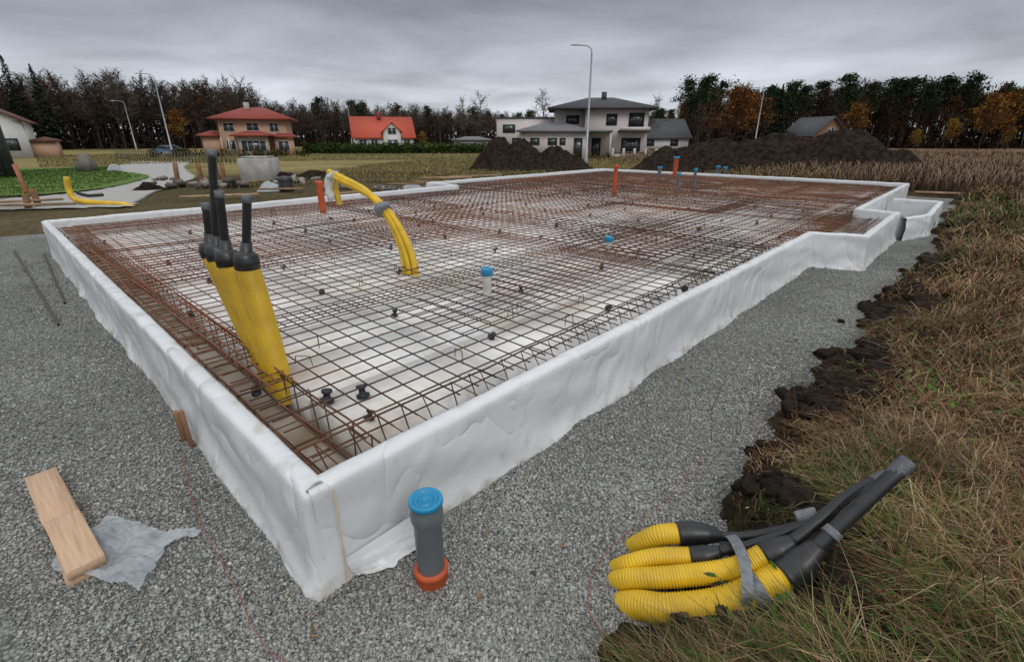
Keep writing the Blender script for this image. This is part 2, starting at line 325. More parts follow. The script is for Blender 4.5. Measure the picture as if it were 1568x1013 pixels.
for a0 in np.arange(9.2,17,4.3):
    for b0 in np.arange(.6,9.5,2.2): sheet(a0,b0,4.4,2.3,.405,sp=.2,rot=rng.normal(0,.004),r=.0045)
sheet(1.6,1.0,4.8,.9,.375,rot=.006,r=.0045);sheet(.5,4.4,5.0,1.4,.385,rot=-.008,r=.0045);sheet(4.5,.5,3.0,2.3,.38,rot=.004,off=.06,r=.0045)
def cage(p,q,w=.30,z0=.09,z1=.375,sp=.2,tri=False,force=None):
    p=np.array(p,float);q=np.array(q,float);L=np.linalg.norm(q-p);d=(q-p)/L;nn=np.array([-d[1],d[0]])
    off=[(-w/2,z1),(w/2,z1),(0,z0)] if tri else [(-w/2,z1),(w/2,z1),(w/2,z0),(-w/2,z0)]
    for o,z in off+([] if tri else [(0,z1),(0,z0)]):
        k=int(L/.4);t=np.linspace(0,L,k+1)[:,None];X=p+d*t+nn*(o+rng.normal(0,.006,(k+1,1)));P=np.column_stack([X,np.full(k+1,z)+rng.normal(0,.004,k+1)]);addbars(P[:-1],P[1:],.0060,force=force,m=.1)
    n_=int(L/sp);A=[];B=[]
    for i in range(n_):
        c=p+d*(i*sp+rng.normal(0,.018));sl=d*rng.normal(0,.03)
        pts=[np.array([*(c+nn*o+sl*(z>.2)),z+.006]) for o,z in off]
        for j in range(len(pts)): A.append(pts[j]);B.append(pts[(j+1)%len(pts)])
    addbars(A,B,.0042,4,m=.1,force=force)
cage((.14,.30),(17.6,.30),tri=True,w=.30,sp=.15)
cage((.31,.14),(.31,9.0),w=.30,sp=.2)
cage((.35,8.85),(8.6,8.85));cage((8.9,10.1),(17.5,10.1));cage((17.5,.2),(17.5,10.2));cage((6.22,.3),(6.22,8.9));cage((12.32,.3),(12.32,10.0));cage((7.8,-.33),(10.3,-.33),w=.22)
for i in range(14):
    b0=rng.uniform(1,5);P=np.array([[.14+rng.uniform(0,.38),b0,.395+.012*(i%3)]]);q=P+[[rng.normal(0,.06),rng.uniform(2,3.6),0]];addbars(P,q,.006,5,force=rust*1.1)
rb.obj('rebar_mesh',m_rebar)
wl=MB();sp=MB()
for i in range(190):
    a=rng.uniform(.5,15);b=rng.uniform(.4,8.4);z=.34;an=rng.uniform(0,3.14);w=rng.uniform(.02,.07);h=rng.uniform(.03,.09)
    p=[(a-w*math.cos(an),b-w*math.sin(an),z-.03),(a-w*.8*math.cos(an),b-w*.8*math.sin(an),z+h),(a+w*.8*math.cos(an),b+w*.8*math.sin(an),z+h*rng.uniform(.5,1)),(a+w*math.cos(an),b+w*math.sin(an),z-.03)]
    P=np.array([(*LW(u,v),w_) for u,v,w_ in p]);V,T=prisms(P[:-1],P[1:],.003,.003,4);wl.add(V,T,dark*rng.uniform(.6,2))
wl.obj('rebar_chair_wires',m_rebar)
def spacer(a,b,z=.30,s=1):
    x,y=LW(a,b);an=rng.uniform(0,3.14)
    V,T=vtube(0,0,[(-.03*s,.001),(-.03*s,.034*s),(-.015*s,.034*s),(-.012*s,.018*s),(.012*s,.016*s),(.016*s,.026*s),(.03*s,.026*s),(.03*s,.001)],10)
    V=V@np.array(Matrix.Rotation(rng.uniform(-.3,1.2),3,'X')).T;V=rotz(V,an)+[x,y,z];sp.add(V,T,(.03,.035,.04))
for a in np.arange(.6,15,1.15):
    for b in np.arange(.6,8.6,1.15): spacer(a+rng.normal(0,.2),b+rng.normal(0,.2),.30,.85)
for i in range(16): spacer(.15+i*.55,.22+rng.uniform(-.04,.04),.10,1)
for i in range(12): spacer(.2,.7+i*.65,.12,1)
for a,b in [(.55,.95),(.72,.85)]: spacer(a,b,.31,1.2)
sp.obj('rebar_spacers',mat('spacer_plastic',(.016,.022,.03),(.03,.035,.045),rough=.4))
# ---------- conduits ----------
def conduit_riser(name,base,top,tip,r=.062,tipr=.023,bow=0):
    E=empty(name,base);b=np.array(base,float);t=np.array(top,float);k=np.array(tip,float)
    pts=[b-b,(t-b)*.35+[bow,0,0],(t-b)*.7+[bow*.8,0,0],t-b]
    V,T=corr(pts,r);mk('corrugated_pipe',V,T,m_yel,None,True,E)
    d=(t-b);d/=np.linalg.norm(d);ax=(k-t);ln=np.linalg.norm(ax);ax/=ln
    c0=t-b
    P=[c0-d*.03,c0-d*.028,c0+ax*.02,c0+ax*.03,c0+ax*.05,c0+ax*.065,c0+ax*.07,c0+ax*.12]
    V,T=tube(P,[r*1.0,r*1.09,r*1.09,r*1.02,r*.98,r*.6,r*.5,tipr*1.25],24);mk('end_cap',V,T,m_blk,None,True,E)
    V,T=tube([c0+ax*.08,c0+ax*.13,c0+ax*(ln-.03),c0+ax*ln],[tipr,tipr,tipr,tipr*.98],16);mk('cable',V,T,m_blk,None,True,E)
    V,T=tube([c0+ax*(ln-.035),c0+ax*(ln-.03),c0+ax*(ln+.003),c0+ax*(ln+.006)],[tipr*1.1,tipr*1.14,tipr*1.1,tipr*.5],16);mk('heat_shrink_cap',V,T,m_shr,None,False,E)
conduit_riser('yellow_conduit',(-1.45,2.69,.14),(-1.497,2.656,1.045),(-1.418,2.656,1.41),bow=.01)
conduit_riser('yellow_conduit',(-1.53,2.78,.14),(-1.667,2.77,1.033),(-1.63,2.77,1.423),bow=.015)
conduit_riser('yellow_conduit',(-1.59,2.88,.14),(-1.81,2.915,1.033),(-1.706,2.915,1.632),bow=.0)
conduit_riser('yellow_conduit',(-1.66,2.97,.14),(-1.93,3.05,1.02),(-1.895,3.05,1.32),bow=-.01)
E=empty('yellow_conduit_bundle',(-1.16,5.29,.2))
for i,(dx,dy,dz) in enumerate([(0,0,0),(.085,-.05,-.04),(-.065,.06,.05)]):
    o=np.array([dx,dy,dz]);pts=[(0,0,-.1),(-.02,.03,.25),(-.17,.16,.60),(-.44,.40,.86),(-.80,.66,1.0),(-1.0,.8,1.06)]
    V,T=corr([np.array(p)+o*(1 if j else .9) for j,p in enumerate(pts)],.036,n=14);mk('corrugated_pipe',V,T,m_yel,None,True,E)
V,T=tube(crom([(-.96,.78,1.08),(-1.06,.85,1.05),(-1.10,.87,.92),(-1.08,.87,.78)],.04),.05,12);V+=rng.normal(0,.008,V.shape);mk('plastic_wrap',V,T,m_wht,None,True,E)
V,T=corr([(-1.0,.88,1.08),(-1.03,.9,.95),(-1.0,.9,.72)],.036,n=14);mk('corrugated_pipe',V,T,m_yel,None,True,E)
V,T=tube([(-.28,.23,.73),(-.315,.265,.775)],.095,16);mk('tape_band',V,T,m_tape,None,True,E)
# front bundle
E=empty('yellow_cable_conduit_bundle',(.93,1.35,.1));o=np.array((.9,1.35,.1))
def piece(name,pts,r,m,step=.02,n=20,smooth=True):
    P=crom([np.array(p)-o for p in pts],step);rr=np.interp(np.linspace(0,1,len(P)),np.linspace(0,1,len(r)),r) if hasattr(r,'__len__') else r
    V,T=tube(P,rr,n);mk(name,V,T,m,None,smooth,E)
def cpiece(pts,r): V,T=corr([np.array(p)-o for p in pts],r,n=24);mk('corrugated_pipe',V,T,m_yel,None,True,E)
cpiece([(.385,1.39,-.06),(.455,1.32,.035),(.56,1.272,.08),(.76,1.263,.13),(.965,1.30,.215)],.053)
cpiece([(.375,1.49,-.06),(.44,1.425,.05),(.60,1.385,.11),(.81,1.365,.17),(.93,1.37,.24)],.042)
cpiece([(.385,1.56,-.07),(.45,1.49,.06),(.56,1.475,.115),(.70,1.455,.14)],.036)
cpiece([(.50,1.66,-.05),(.55,1.60,.07),(.60,1.58,.125),(.68,1.57,.145)],.044)
piece('end_cap',[(.955,1.297,.21),(.985,1.305,.225),(1.04,1.32,.27),(1.09,1.342,.31)],[.060,.061,.058,.045,.034],m_blk,.01)
piece('cable',[(1.07,1.335,.295),(1.20,1.375,.42),(1.33,1.413,.55),(1.40,1.436,.605)],.027,m_blk)
piece('tape_band',[(1.13,1.352,.352),(1.15,1.358,.372)],.032,m_tape,.005)
piece('heat_shrink_cap',[(1.345,1.418,.56),(1.36,1.425,.575),(1.405,1.44,.612)],[.028,.031,.030],m_shr,.01,12,False)
piece('end_cap',[(.92,1.37,.235),(.97,1.375,.26),(1.03,1.385,.29)],[.046,.045,.026],m_blk,.01)
piece('cable',[(1.02,1.385,.285),(1.13,1.42,.36),(1.27,1.475,.44),(1.38,1.50,.485)],.022,m_blk)
piece('heat_shrink_cap',[(1.35,1.495,.473),(1.405,1.505,.495)],[.025,.028,.028],m_shr,.01,12,False)
piece('end_cap',[(.69,1.457,.138),(.73,1.45,.15),(.80,1.45,.17)],[.040,.040,.022],m_blk,.01)
piece('cable',[(.79,1.45,.168),(.92,1.45,.21),(1.08,1.46,.28),(1.2,1.47,.36)],.018,m_blk)
piece('end_cap',[(.67,1.571,.142),(.72,1.569,.148),(.79,1.561,.152),(.85,1.55,.15)],[.050,.050,.042,.02],m_blk,.01)
piece('cable',[(.84,1.55,.15),(.95,1.53,.17),(1.05,1.51,.22),(1.16,1.47,.30),(1.22,1.45,.36)],.02,m_blk)
piece('tape_band',[(1.10,1.49,.30),(1.16,1.47,.34)],[.03,.03],m_tape,.01)
lp=[(.80,1.215,.14),(.80,1.228,.215),(.83,1.33,.245),(.85,1.46,.225),(.86,1.53,.17),(.845,1.50,.10),(.81,1.36,.06),(.80,1.24,.07),(.80,1.215,.14)]
P=crom([np.array(p)-o for p in lp],.01);Pn=len(P);w=np.array([.020,0,.006]);V=np.concatenate([P-w,P+w]);T=[[i,i+1,Pn+i+1] for i in range(Pn-1)]+[[i,Pn+i+1,Pn+i] for i in range(Pn-1)]
mk('tape_strap',V,T,m_tape,None,True,E)
V,T=tube([np.array(p)-o for p in [(.835,1.272,.155),(.88,1.281,.175)]],.058,24,False);mk('tape_wrap',V,T,m_tape,None,True,E)
# ---------- pipes ----------
E=empty('grey_drain_pipe',(-.332,1.472,0))
V,T=vtube(0,0,[(.0,.055),(.30,.055),(.315,.061),(.33,.064),(.36,.064),(.365,.061),(.40,.061),(.405,.06)],36);mk('pipe_body',V,T,m_gpipe,None,True,E)
V,T=vtube(0,0,[(-.02,.066),(.045,.066),(.05,.070),(.066,.070),(.072,.056)],36);mk('orange_socket',V,T,m_org,None,True,E)
V,T=vtube(0,0,[(.395,.0625),(.397,.066),(.412,.0665),(.418,.063),(.416,.050),(.404,.048),(.404,.030),(.412,.028),(.414,.022),(.406,.020),(.406,.0005)],36);mk('blue_cap',V,T,m_blue,None,False,E)
def capped(name,x,y,h,m=m_wht,r=.04,cap=True,z0=.1):
    E=empty(name,(x,y,z0));h-=z0
    V,T=vtube(0,0,[(-.1,r),(h-.07,r),(h-.06,r*1.15),(h-.01,r*1.15),(h,r*1.02),(h,.001)],20);mk('pipe_body',V,T,m,None,True,E)
    if cap:
        V,T=vtube(0,0,[(h-.055,r*1.2),(h-.05,r*1.38),(h+.004,r*1.38),(h+.010,r*1.3),(h+.010,r*1.0),(h+.002,r*.9),(h+.002,.001)],20);mk('blue_cap',V,T,m_blue,None,False,E)
capped('capped_water_pipe',-.227,4.22,.60);capped('capped_water_pipe',1.261,6.24,.50)
capped('orange_sewer_pipe',2.69,13.1,1.05,m_org,.055,False);capped('capped_water_pipe',4.27,12.9,.86,m_gpipe);capped('capped_water_pipe',5.03,13.85,.91,m_gpipe)
capped('orange_sewer_pipe',6.0,18.6,1.05,m_org,.08,True);capped('capped_water_pipe',5.2,17.8,.75,m_gpipe,.06);capped('capped_water_pipe',7.4,18.2,.75,m_gpipe,.06);capped('capped_water_pipe',7.62,18.1,.72,m_gpipe,.06)
capped('orange_sewer_pipe',-3.85,10.0,.90,m_org,.065,False)
# ---------- planks ----------
ang=math.atan2(1.464-2.03,-1.763+2.44)
E=empty('timber_boards',(-2.1,1.75,0),ang)
for i,(x0,x1,z0,z1,dy,da) in enumerate([(-.46,.03,.045,.088,0,0),(.034,.46,.046,.089,.004,.02),(-.44,.0,.002,.043,.008,.01),(.0,.45,.002,.044,.014,-.03)]):
    V,T=boxv(x0,x1,-.062,.062,z0,z1);V=V+[0,dy,0];V=rotz(V,da)
    ob=mk('board',V,T,m_wood,None,False,E);bv=ob.modifiers.new('b','BEVEL');bv.width=.003
n=60;gx_=np.linspace(0,1,n);U,Vv=np.meshgrid(gx_,gx_);px=-1.92+.46*U+.10*Vv*(U-.5);py=1.46+.36*Vv-.10*U;
pz=.028+.07*np.abs(fbm(U*3,Vv*3,91)-.5)+.05*np.abs(fbm(U*7,Vv*7,93)-.5)
px+=.05*(fbm(U*3,Vv*3,97)-.5);py+=.06*(fbm(U*3,Vv*3,98)-.5)
idx=np.arange(n*n).reshape(n,n);keep=(np.maximum(abs(U-.5),abs(Vv-.5))[:-1,:-1]+.3*(fbm(U*3,Vv*3,99)[:-1,:-1]-.5))<.44
Q=np.stack([idx[:-1,:-1],idx[:-1,1:],idx[1:,1:],idx[1:,:-1]],-1)[keep]
m_pl=mat('clear_plastic',(.50,.54,.57),(.30,.34,.37),scale=9,rough=.2,spec=.6);m_pl.node_tree.nodes['Principled BSDF'].inputs['Alpha'].default_value=.6
mk('crumpled_plastic_sheet',np.stack([px,py,pz],-1).reshape(-1,3),Q,m_pl,None,True)
def stake(name,x,y,z0,h,w=.05,d=.03,lean=0,rot=.3,m=m_woodold):
    V,T=boxv(-w,w,-d,d,0,h);V[4:,0]*=.9;V[:,0]+=V[:,2]*lean;V=rotz(V,rot);o_=mk(name,V,T,m,None,False,None,(x,y,z0));bv=o_.modifiers.new('b','BEVEL');bv.width=.004;return o_
x,y=LW(-.06,1.50);stake('wooden_stake',x,y,-.02,.27,.022,.010,0,math.atan2(BY,BX))
x,y=LW(-.07,1.60);stake('wooden_stake',x,y,-.02,.22,.020,.012,.1,math.atan2(BY,BX))
for nm,p,q in [('steel_rod_on_gravel',(-4.39,4.34),(-8.0,7.65)),('steel_rod_on_gravel',(-4.9,5.0),(-7.3,7.4))]:
    V,T=prisms([(*p,.020)],[(*q,.020)],.011,.011,6);mk(nm,V,T,m_rebar,np.array([.08,.07,.06]))
V,T=tube(crom([(-1.9,2.3,.02),(-1.5,1.8,.02),(-1.15,1.45,.02),(-.85,1.15,.02),(-.55,1.05,.02),(-.3,.8,.02)],.05),.0012,4);mk('red_string_line',V,T,m_string)
V,T=tube(crom([(1.1,2.3,.025),(.75,1.9,.02),(.38,1.55,.022),(.30,1.3,.02),(.42,1.1,.02),(.6,1.0,.04)],.04),.0012,4);mk('red_string_line',V,T,m_string)
CG=[(7.3,-1.35,.22),(7.9,-1.4,.26),(6.6,-1.25,.20),(6.1,-1.2,.16),(5.0,-1.18,.24),(5.5,-1.28,.30),(4.0,-1.18,.20),(3.6,-1.25,.24),(9.0,-1.45,.24),(10.5,-1.5,.24),(12.,-1.5,.2),(2.7,-1.12,.18),(3.1,-1.2,.17),(2.2,-1.12,.12),(1.7,-1.2,.14),(1.6,-1.4,.16),(1.15,-1.5,.18),(1.35,-1.55,.16),(1.1,-1.75,.16),(.9,-1.35,.10)]
# ---------- grass ----------
def blades(name,x,y,z,h,w,col,lean=1.0,mt=m_leaf,dirn=None,spread=.9):
    N=len(x);q=rng.uniform(0,6.28,N) if dirn is None else dirn+rng.normal(0,spread,N)
    L=h*lean*rng.uniform(.3,1.3,N);dx,dy=np.cos(q),np.sin(q);sx,sy=-dy,dx;cv=rng.normal(0,.35,N)*L
    P=[]
    for f,(hf,lf,wf,cf) in enumerate([(0,0,1,0),(.55,.25,.8,.05),(.85,.65,.5,.35),(.8,1.1,.08,1)]):
        cx=x+dx*L*lf+sx*cv*cf;cy=y+dy*L*lf+sy*cv*cf;cz=z+h*hf*(rng.uniform(.5,1.3,N) if f==3 else 1)
        P.append(np.stack([cx-sx*w*wf,cy-sy*w*wf,cz],1));P.append(np.stack([cx+sx*w*wf,cy+sy*w*wf,cz],1))
    V=np.stack(P,1);T=np.array([[0,1,3],[0,3,2],[2,3,5],[2,5,4],[4,5,7],[4,7,6]])
    sh=np.array([.4,.4,.75,.75,1.05,1.05,1.2,1.2])[None,:,None]  # shading painted into the blade colour: dark at the base, brighter towards the tip
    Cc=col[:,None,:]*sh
    return mk(name,V.reshape(-1,3),(T[None]+(np.arange(N)*8)[:,None,None]).reshape(-1,3),mt,Cc.reshape(-1,3))
pal=np.array([[.31,.21,.115],[.25,.14,.065],[.38,.29,.18],[.14,.085,.05],[.29,.175,.085],[.10,.135,.035]])
N=250000
r=1.0*np.exp(rng.random(N)*math.log(26));th=rng.uniform(.1,1.2,N);x=r*np.sin(th);y=r*np.cos(th);a,b=WL(x,y)
cl=fbm(x*1.5,y*1.5,111);cf=fbm(x*5,y*5,115)
k=(gh(x,y)>.03)&(b<-.9)&(cl*.6+cf*.4+.22*rng.random(N)>.475)&(rng.random(N)<.3+.7*sst((-b-1.0)/.45))
k&=~((x>.35)&(x<1.45)&(y<1.62)&(y>1.02)&(rng.random(N)<.97))
for ca_,cb_,cs_ in CG: k&=((a-ca_)**2+(b-cb_)**2>(cs_*rng.uniform(.8,1.15,N))**2)
x,y,r,cl,b=x[k],y[k],r[k],cl[k],b[k];N=len(x)
ci=rng.choice(6,N,p=[.26,.21,.17,.16,.15,.05]);gm=(fbm(x*.8,y*.8,131)>.56);ci=np.where(gm&(rng.random(N)<.48),5,ci)
col=pal[ci]*rng.uniform(.5,1.25,(N,1))*(.6+.8*fbm(x*2.5,y*2.5,133))[:,None];edge_=sst((-b-.9)/.8)
h=(.04+.19*cl*rng.random(N)**1.5+.06*rng.random(N))*(.45+.75*edge_)*(1+.03*r);w=.0010+.0008*r*rng.uniform(.6,1.2,N)
ml=rng.random(N)<.45;h=np.where(ml,h*.4,h)
dn=fbm(x*1.1,y*1.1,141)*14
i1=ml;i0=~ml
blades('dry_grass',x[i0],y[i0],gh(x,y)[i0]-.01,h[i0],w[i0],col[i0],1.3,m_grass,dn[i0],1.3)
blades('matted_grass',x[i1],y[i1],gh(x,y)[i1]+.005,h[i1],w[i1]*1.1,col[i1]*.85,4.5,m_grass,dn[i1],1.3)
N=150000;r=11*np.exp(rng.random(N)*math.log(9));th=rng.uniform(-.75,1.0,N);x=r*np.sin(th);y=r*np.cos(th);a,b=WL(x,y)
k=((a>20.5)&(r>20)|(b>14.5)&(r>20)|(b<-2.2)&(x>8.5));drv=(x<-10)&(r<56);k&=~drv;x,y,r=x[k],y[k],r[k];N=len(x);rt=sst((x-8)/6)
col=pal[rng.choice(5,N)]*rng.uniform(.6,1.15,(N,1));gcol=np.array([.32,.29,.12])*rng.uniform(.5,1.2,(N,1));mixf=((1-rt)*rng.uniform(.4,.95,N))[:,None];col=col*(1-mixf)+gcol*mixf
col=col*(1-.8*rt[:,None])+.8*rt[:,None]*np.array([.27,.185,.13])*rng.uniform(.35,1.2,(N,1))
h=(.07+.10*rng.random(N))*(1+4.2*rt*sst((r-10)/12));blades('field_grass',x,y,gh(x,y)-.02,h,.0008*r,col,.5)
ws=MB()
for i in range(150):
    if i<14: x0,y0=1.15+rng.uniform(0,.5),1.9+rng.uniform(0,.9)
    else:
        r_=rng.uniform(1.5,8);t_=rng.uniform(.72,.98);x0,y0=r_*math.sin(t_),r_*math.cos(t_)
        if WL(x0,y0)[1]>-1.15: continue
    z0=float(gh(x0,y0));H=rng.uniform(.2,.5);q=rng.uniform(0,6.28);ln=rng.uniform(.1,.8)*H
    pts=crom([(x0,y0,z0),(x0+ln*.3*math.cos(q),y0+ln*.3*math.sin(q),z0+H*.5),(x0+ln*math.cos(q),y0+ln*math.sin(q),z0+H)],.06);c=np.array([.15,.07,.04])*rng.uniform(.6,1.5)
    V,T=tube(pts,np.linspace(.0022,.0010,len(pts)),5);ws.add(V,T,c)
    for j in range(rng.integers(2,7)):
        k_=rng.integers(len(pts)//3,len(pts));p=pts[k_];d=rng.normal(0,1,3);d[2]=abs(d[2]);d/=np.linalg.norm(d);V,T=prisms([p],[p+d*rng.uniform(.04,.12)],.0012,.0006,4);ws.add(V,T,c)
ws.obj('dead_weed_stems',m_leaf)
def litter(name,n,fn_,cols,smin,smax):
    gw=MB()
    for i in range(n):
        x0,y0,z0=fn_()
        if x0 is None: continue
        s_=rng.uniform(smin,smax);q=rng.uniform(0,6.28);t_=rng.uniform(-.5,.5)
        V=np.array([[-1,0,0],[-.2,-.5,.1],[.6,-.35,.1],[1,0,0],[.5,.4,.12],[-.3,.45,.05]])*s_;V[:,2]+=V[:,0]*t_;V=rotz(V,q)+[x0,y0,z0];gw.add(V,[[0,1,5],[1,2,4],[1,4,5],[2,3,4]],np.array(cols[rng.integers(len(cols))])*rng.uniform(.6,1.3))
    gw.obj(name,m_leaf)
def f_weed():
    cx,cy=[(2.9,2.75),(2.6,2.5),(1.05,.95),(3.4,3.6),(3.9,3.9),(5,5.2)][rng.integers(6)];x0=cx+rng.normal(0,.22);y0=cy+rng.normal(0,.22)
    if WL(x0,y0)[1]>-1.0: return None,0,0
    return x0,y0,float(gh(x0,y0))+rng.uniform(.04,.14)
litter('green_weeds',750,f_weed,[(.08,.16,.03)],.010,.026)
def f_leaf():
    r_=rng.uniform(1.3,7);t_=rng.uniform(-.95,.95);x0,y0=r_*math.sin(t_),r_*math.cos(t_);a,b=WL(x0,y0)
    if inside(a,b,-.05) or a<-1.3: return None,0,0
    return x0,y0,max(float(gh(x0,y0))+(.05 if b<-1 else 0),float(pad(x0,y0))+.012)
litter('fallen_leaves',330,f_leaf,[(.28,.16,.06),(.16,.09,.04),(.42,.33,.18)],.006,.014)
import bmesh
bm=bmesh.new();bmesh.ops.create_icosphere(bm,subdivisions=3,radius=1);bm.verts.ensure_lookup_table()
IV=np.array([v.co[:] for v in bm.verts]);IT=np.array([[v.index for v in f.verts] for f in bm.faces]);bm.free()
cm=MB()
def clod(x,y,z,s,sx=1,sy=1,sz=.6):
    sd=int(rng.integers(1000));d=.6*fbm(IV[:,0]*2.2+sd,IV[:,1]*2.2+IV[:,2]*3.1,sd)+.5*fbm(IV[:,0]*7+sd,IV[:,1]*7+IV[:,2]*8,sd+1)+.35
    V=IV*d[:,None]*[sx*s,sy*s,sz*s];V=rotz(V,rng.uniform(0,6.28))+[x,y,z];cm.add(V,IT)
for i in range(480):
    a=rng.uniform(.6,14);b=-.98-abs(rng.normal(0,.16))-(.15 if 8<a<14 else 0)
    if fbm(a*1.1,3.3,171)<.42 and rng.random()<.7: continue
    x,y=LW(a,b);clod(x,y,float(gh(x,y))+.01,rng.uniform(.01,.045))
for a,b,s_ in CG:
    x,y=LW(a,b)
    for j in range(26):
        xx=x+rng.normal(0,s_*.6);yy=y+rng.normal(0,s_*.6);clod(xx,yy,max(0,float(gh(xx,yy)))+.02,s_*rng.uniform(.08,.42),1.2,1,.75)
for i in range(90):
    b=rng.uniform(.3,8);x,y=LW(-1.30-abs(rng.normal(0,.12)),b);clod(x,y,.02,rng.uniform(.02,.08))
cm.obj('soil_clods',m_clod,False,usecol=False)
def mound(name,x,y,sx,sy,h,rot,seed,peaks):
    n=130;u=np.linspace(-1,1,n);U,Vv=np.meshgrid(u,u);R_=np.hypot(U,Vv)
    Z=np.zeros_like(U)
    for (pu,pv,ps,phh) in peaks: Z=np.maximum(Z,phh*np.exp(-(((U-pu)/ps)**2+((Vv-pv)/.45)**2)))
    Z=Z*sst((1.02-R_)/.35)
    Z=Z*h*(.75+.5*fbm(U*4,Vv*4,seed))+.22*h*(fbm(U*9,Vv*9,seed+5)-.45)*sst((1-R_)/.3)+.12*h*(fbm(U*26,Vv*26,seed+7)-.5)*sst((1-R_)/.3)
    X=U*sx;Y=Vv*sy;V=rotz(np.stack([X,Y,Z],-1).reshape(-1,3),rot);V+= [x,y,0];V[:,2]+=gh(V[:,0],V[:,1])-.06
    idx=np.arange(n*n).reshape(n,n);Q=np.stack([idx[:-1,:-1],idx[:-1,1:],idx[1:,1:],idx[1:,:-1]],-1).reshape(-1,4);return mk(name,V,Q,m_soil)
mound('soil_mound',1.0,28.5,4.0,2.6,1.9,-.1,201,[(-.45,0,.28,.9),(-.1,0,.3,.85),(.35,0,.35,.6),(.7,0,.2,.4)])
mound('soil_mound',13.0,25.5,7.4,3.2,1.85,-.40,211,[(-.75,0,.3,.65),(-.4,0,.4,.85),(0,0,.45,.95),(.4,0,.4,1.0),(.75,0,.25,.75)])
mound('spoil_heap',-9.3,21.5,2.2,1.4,.5,.3,221,[(-.3,0,.4,.8),(.4,0,.35,.9)])
mound('spoil_heap',-12.2,16.8,.9,.5,.3,.3,231,[(0,0,.5,1)])
# ---------- left surroundings ----------
def flat(name,pts,m,zoff=.02,res=.7):
    P=np.array(pts);x0,y0=P.min(0);x1,y1=P.max(0);xs=np.arange(x0,x1+res,res*.6);ys=np.arange(y0,y1+res,res*.6);X,Y=np.meshgrid(xs,ys)
    ins=np.zeros(X.shape,bool);j=len(P)-1
    for i in range(len(P)):
        c=((P[i,1]>Y)!=(P[j,1]>Y))&(X<(P[j,0]-P[i,0])*(Y-P[i,1])/(P[j,1]-P[i,1]+1e-12)+P[i,0]);ins^=c;j=i
    Z=np.maximum(gh(X,Y),-.04-.7*sst((np.hypot(X,Y)-24)/45)+.08)+zoff
    idx=np.arange(X.size).reshape(X.shape);Q=np.stack([idx[:-1,:-1],idx[:-1,1:],idx[1:,1:],idx[1:,:-1]],-1)
    kk=ins[:-1,:-1]|ins[1:,1:];Q=Q[kk];return mk(name,np.stack([X,Y,Z],-1).reshape(-1,3),Q,m,None,True)
m_asph=mat('asphalt',(.38,.375,.36),(.30,.295,.28),scale=4,rough=.9,bump=.3)
def spl(p): return [tuple(q) for q in crom([(*v,0) for v in p],1.0)[:,:2]]
flat('driveway',spl([(-9.9,12.6),(-11.5,15.6),(-14.0,21.9),(-17.8,27.5),(-24,37),(-34,54)])+spl([(-40,54),(-29,37),(-22.5,29),(-16.2,22.5),(-13.9,17.2),(-14.2,14.6),(-16.5,11)]),m_asph,.03,.3)
flat('lawn',spl([(-14.8,14.9),(-14.3,17.2),(-16.6,22.7),(-23,29.3),(-29.5,37.5)])+[(-36,37),(-30,25),(-22,15)],mat('lawn_grass',(.065,.125,.02),(.10,.17,.03),scale=6,rough=1,bump=.6),.04,.4)
N=26000;x=rng.uniform(-30,-14,N);y=rng.uniform(14.8,38,N);lim=np.interp(y,[14.9,17.2,22.7,29.3,37.5],[-14.8,-14.4,-16.7,-23.1,-29.6]);k=(x<lim)&(x>lim-7);x,y=x[k],y[k]
blades('lawn_blades',x,y,gh(x,y)+.06,np.full(len(x),.06),.010+0*x,np.array([.08,.14,.02])*rng.uniform(.7,1.2,(len(x),1)),.6)
E=empty('yellow_conduit',(-10.9,12.9,.1));o=np.array((-10.9,12.9,.1))
V,T=corr([np.array(p)-o for p in [(-11.5,13,.75),(-11.55,13,.45),(-11.45,12.98,.2),(-10.9,12.92,.12),(-10.2,12.9,.08),(-9.9,12.85,.0)]],.07,.03,14);mk('corrugated_pipe',V,T,m_yel,None,True,E)
V,T=tube(crom([np.array(p)-o for p in [(-11.45,13.1,.35),(-11.2,13.1,.28),(-10.8,13.1,.30)]],.1),.045,10);mk('cable_end',V,T,m_blk,None,True,E)
for (x,y,h,ln) in [(-12.6,11.6,.55,.1),(-12.1,12.6,.5,-.05),(-12.0,12.2,.4,.1)]: stake('wooden_stake',x,y,.0,h,.06,.05,ln)
stake('orange_marker_stake',-15.0,15.4,0,.95,.05,.04,-.08,.3,mat('orange_paint_wood',(.5,.17,.07),(.3,.15,.1),scale=6,rough=.7))
bd=MB()
for (x,y,L,q,z) in [(-11.9,12.0,2.2,.2,.18),(-12.3,12.4,1.6,.5,.22),(-2.1,16.2,1.6,.2,.5),(-1.2,16.7,1.8,.35,.52),(-2.6,15.8,1.2,-.2,.4),(-9.6,18.4,1.6,.9,.2),(-7.5,16.2,1.4,.1,.15),(15.2,17.5,1.8,.1,.3),(13.3,15.5,1.2,-.4,.1),(-8.4,14.3,2,.4,.15),(-5.2,15.1,1.5,.9,.12),(-3.3,16.3,1.5,.1,.3)]:
    V,T=boxv(-L/2,L/2,-.07,.07,-.02,.03);V=rotz(V,q)+[x,y,z];bd.add(V,T,rng.uniform(.6,1.1))
bd.obj('loose_boards',mat('boards',(.48,.32,.19),(.3,.2,.12),scale=4,rough=.8,attr=True))
for (x,y) in [(-12.1,19.6),(-11.4,19.5),(-10.9,19.0),(-12.6,18.9)]: stake('wooden_post',x,y,0,.75+rng.uniform(0,.25),.07,.07,rng.normal(0,.06))
E=empty('concrete_manhole_block',(-10.4,20.9,0));
V,T=boxv(-.62,.62,-.5,.5,-.1,.92);ob=mk('block',V,T,m_conc,None,False,E);ob.modifiers.new('b','BEVEL').width=.03
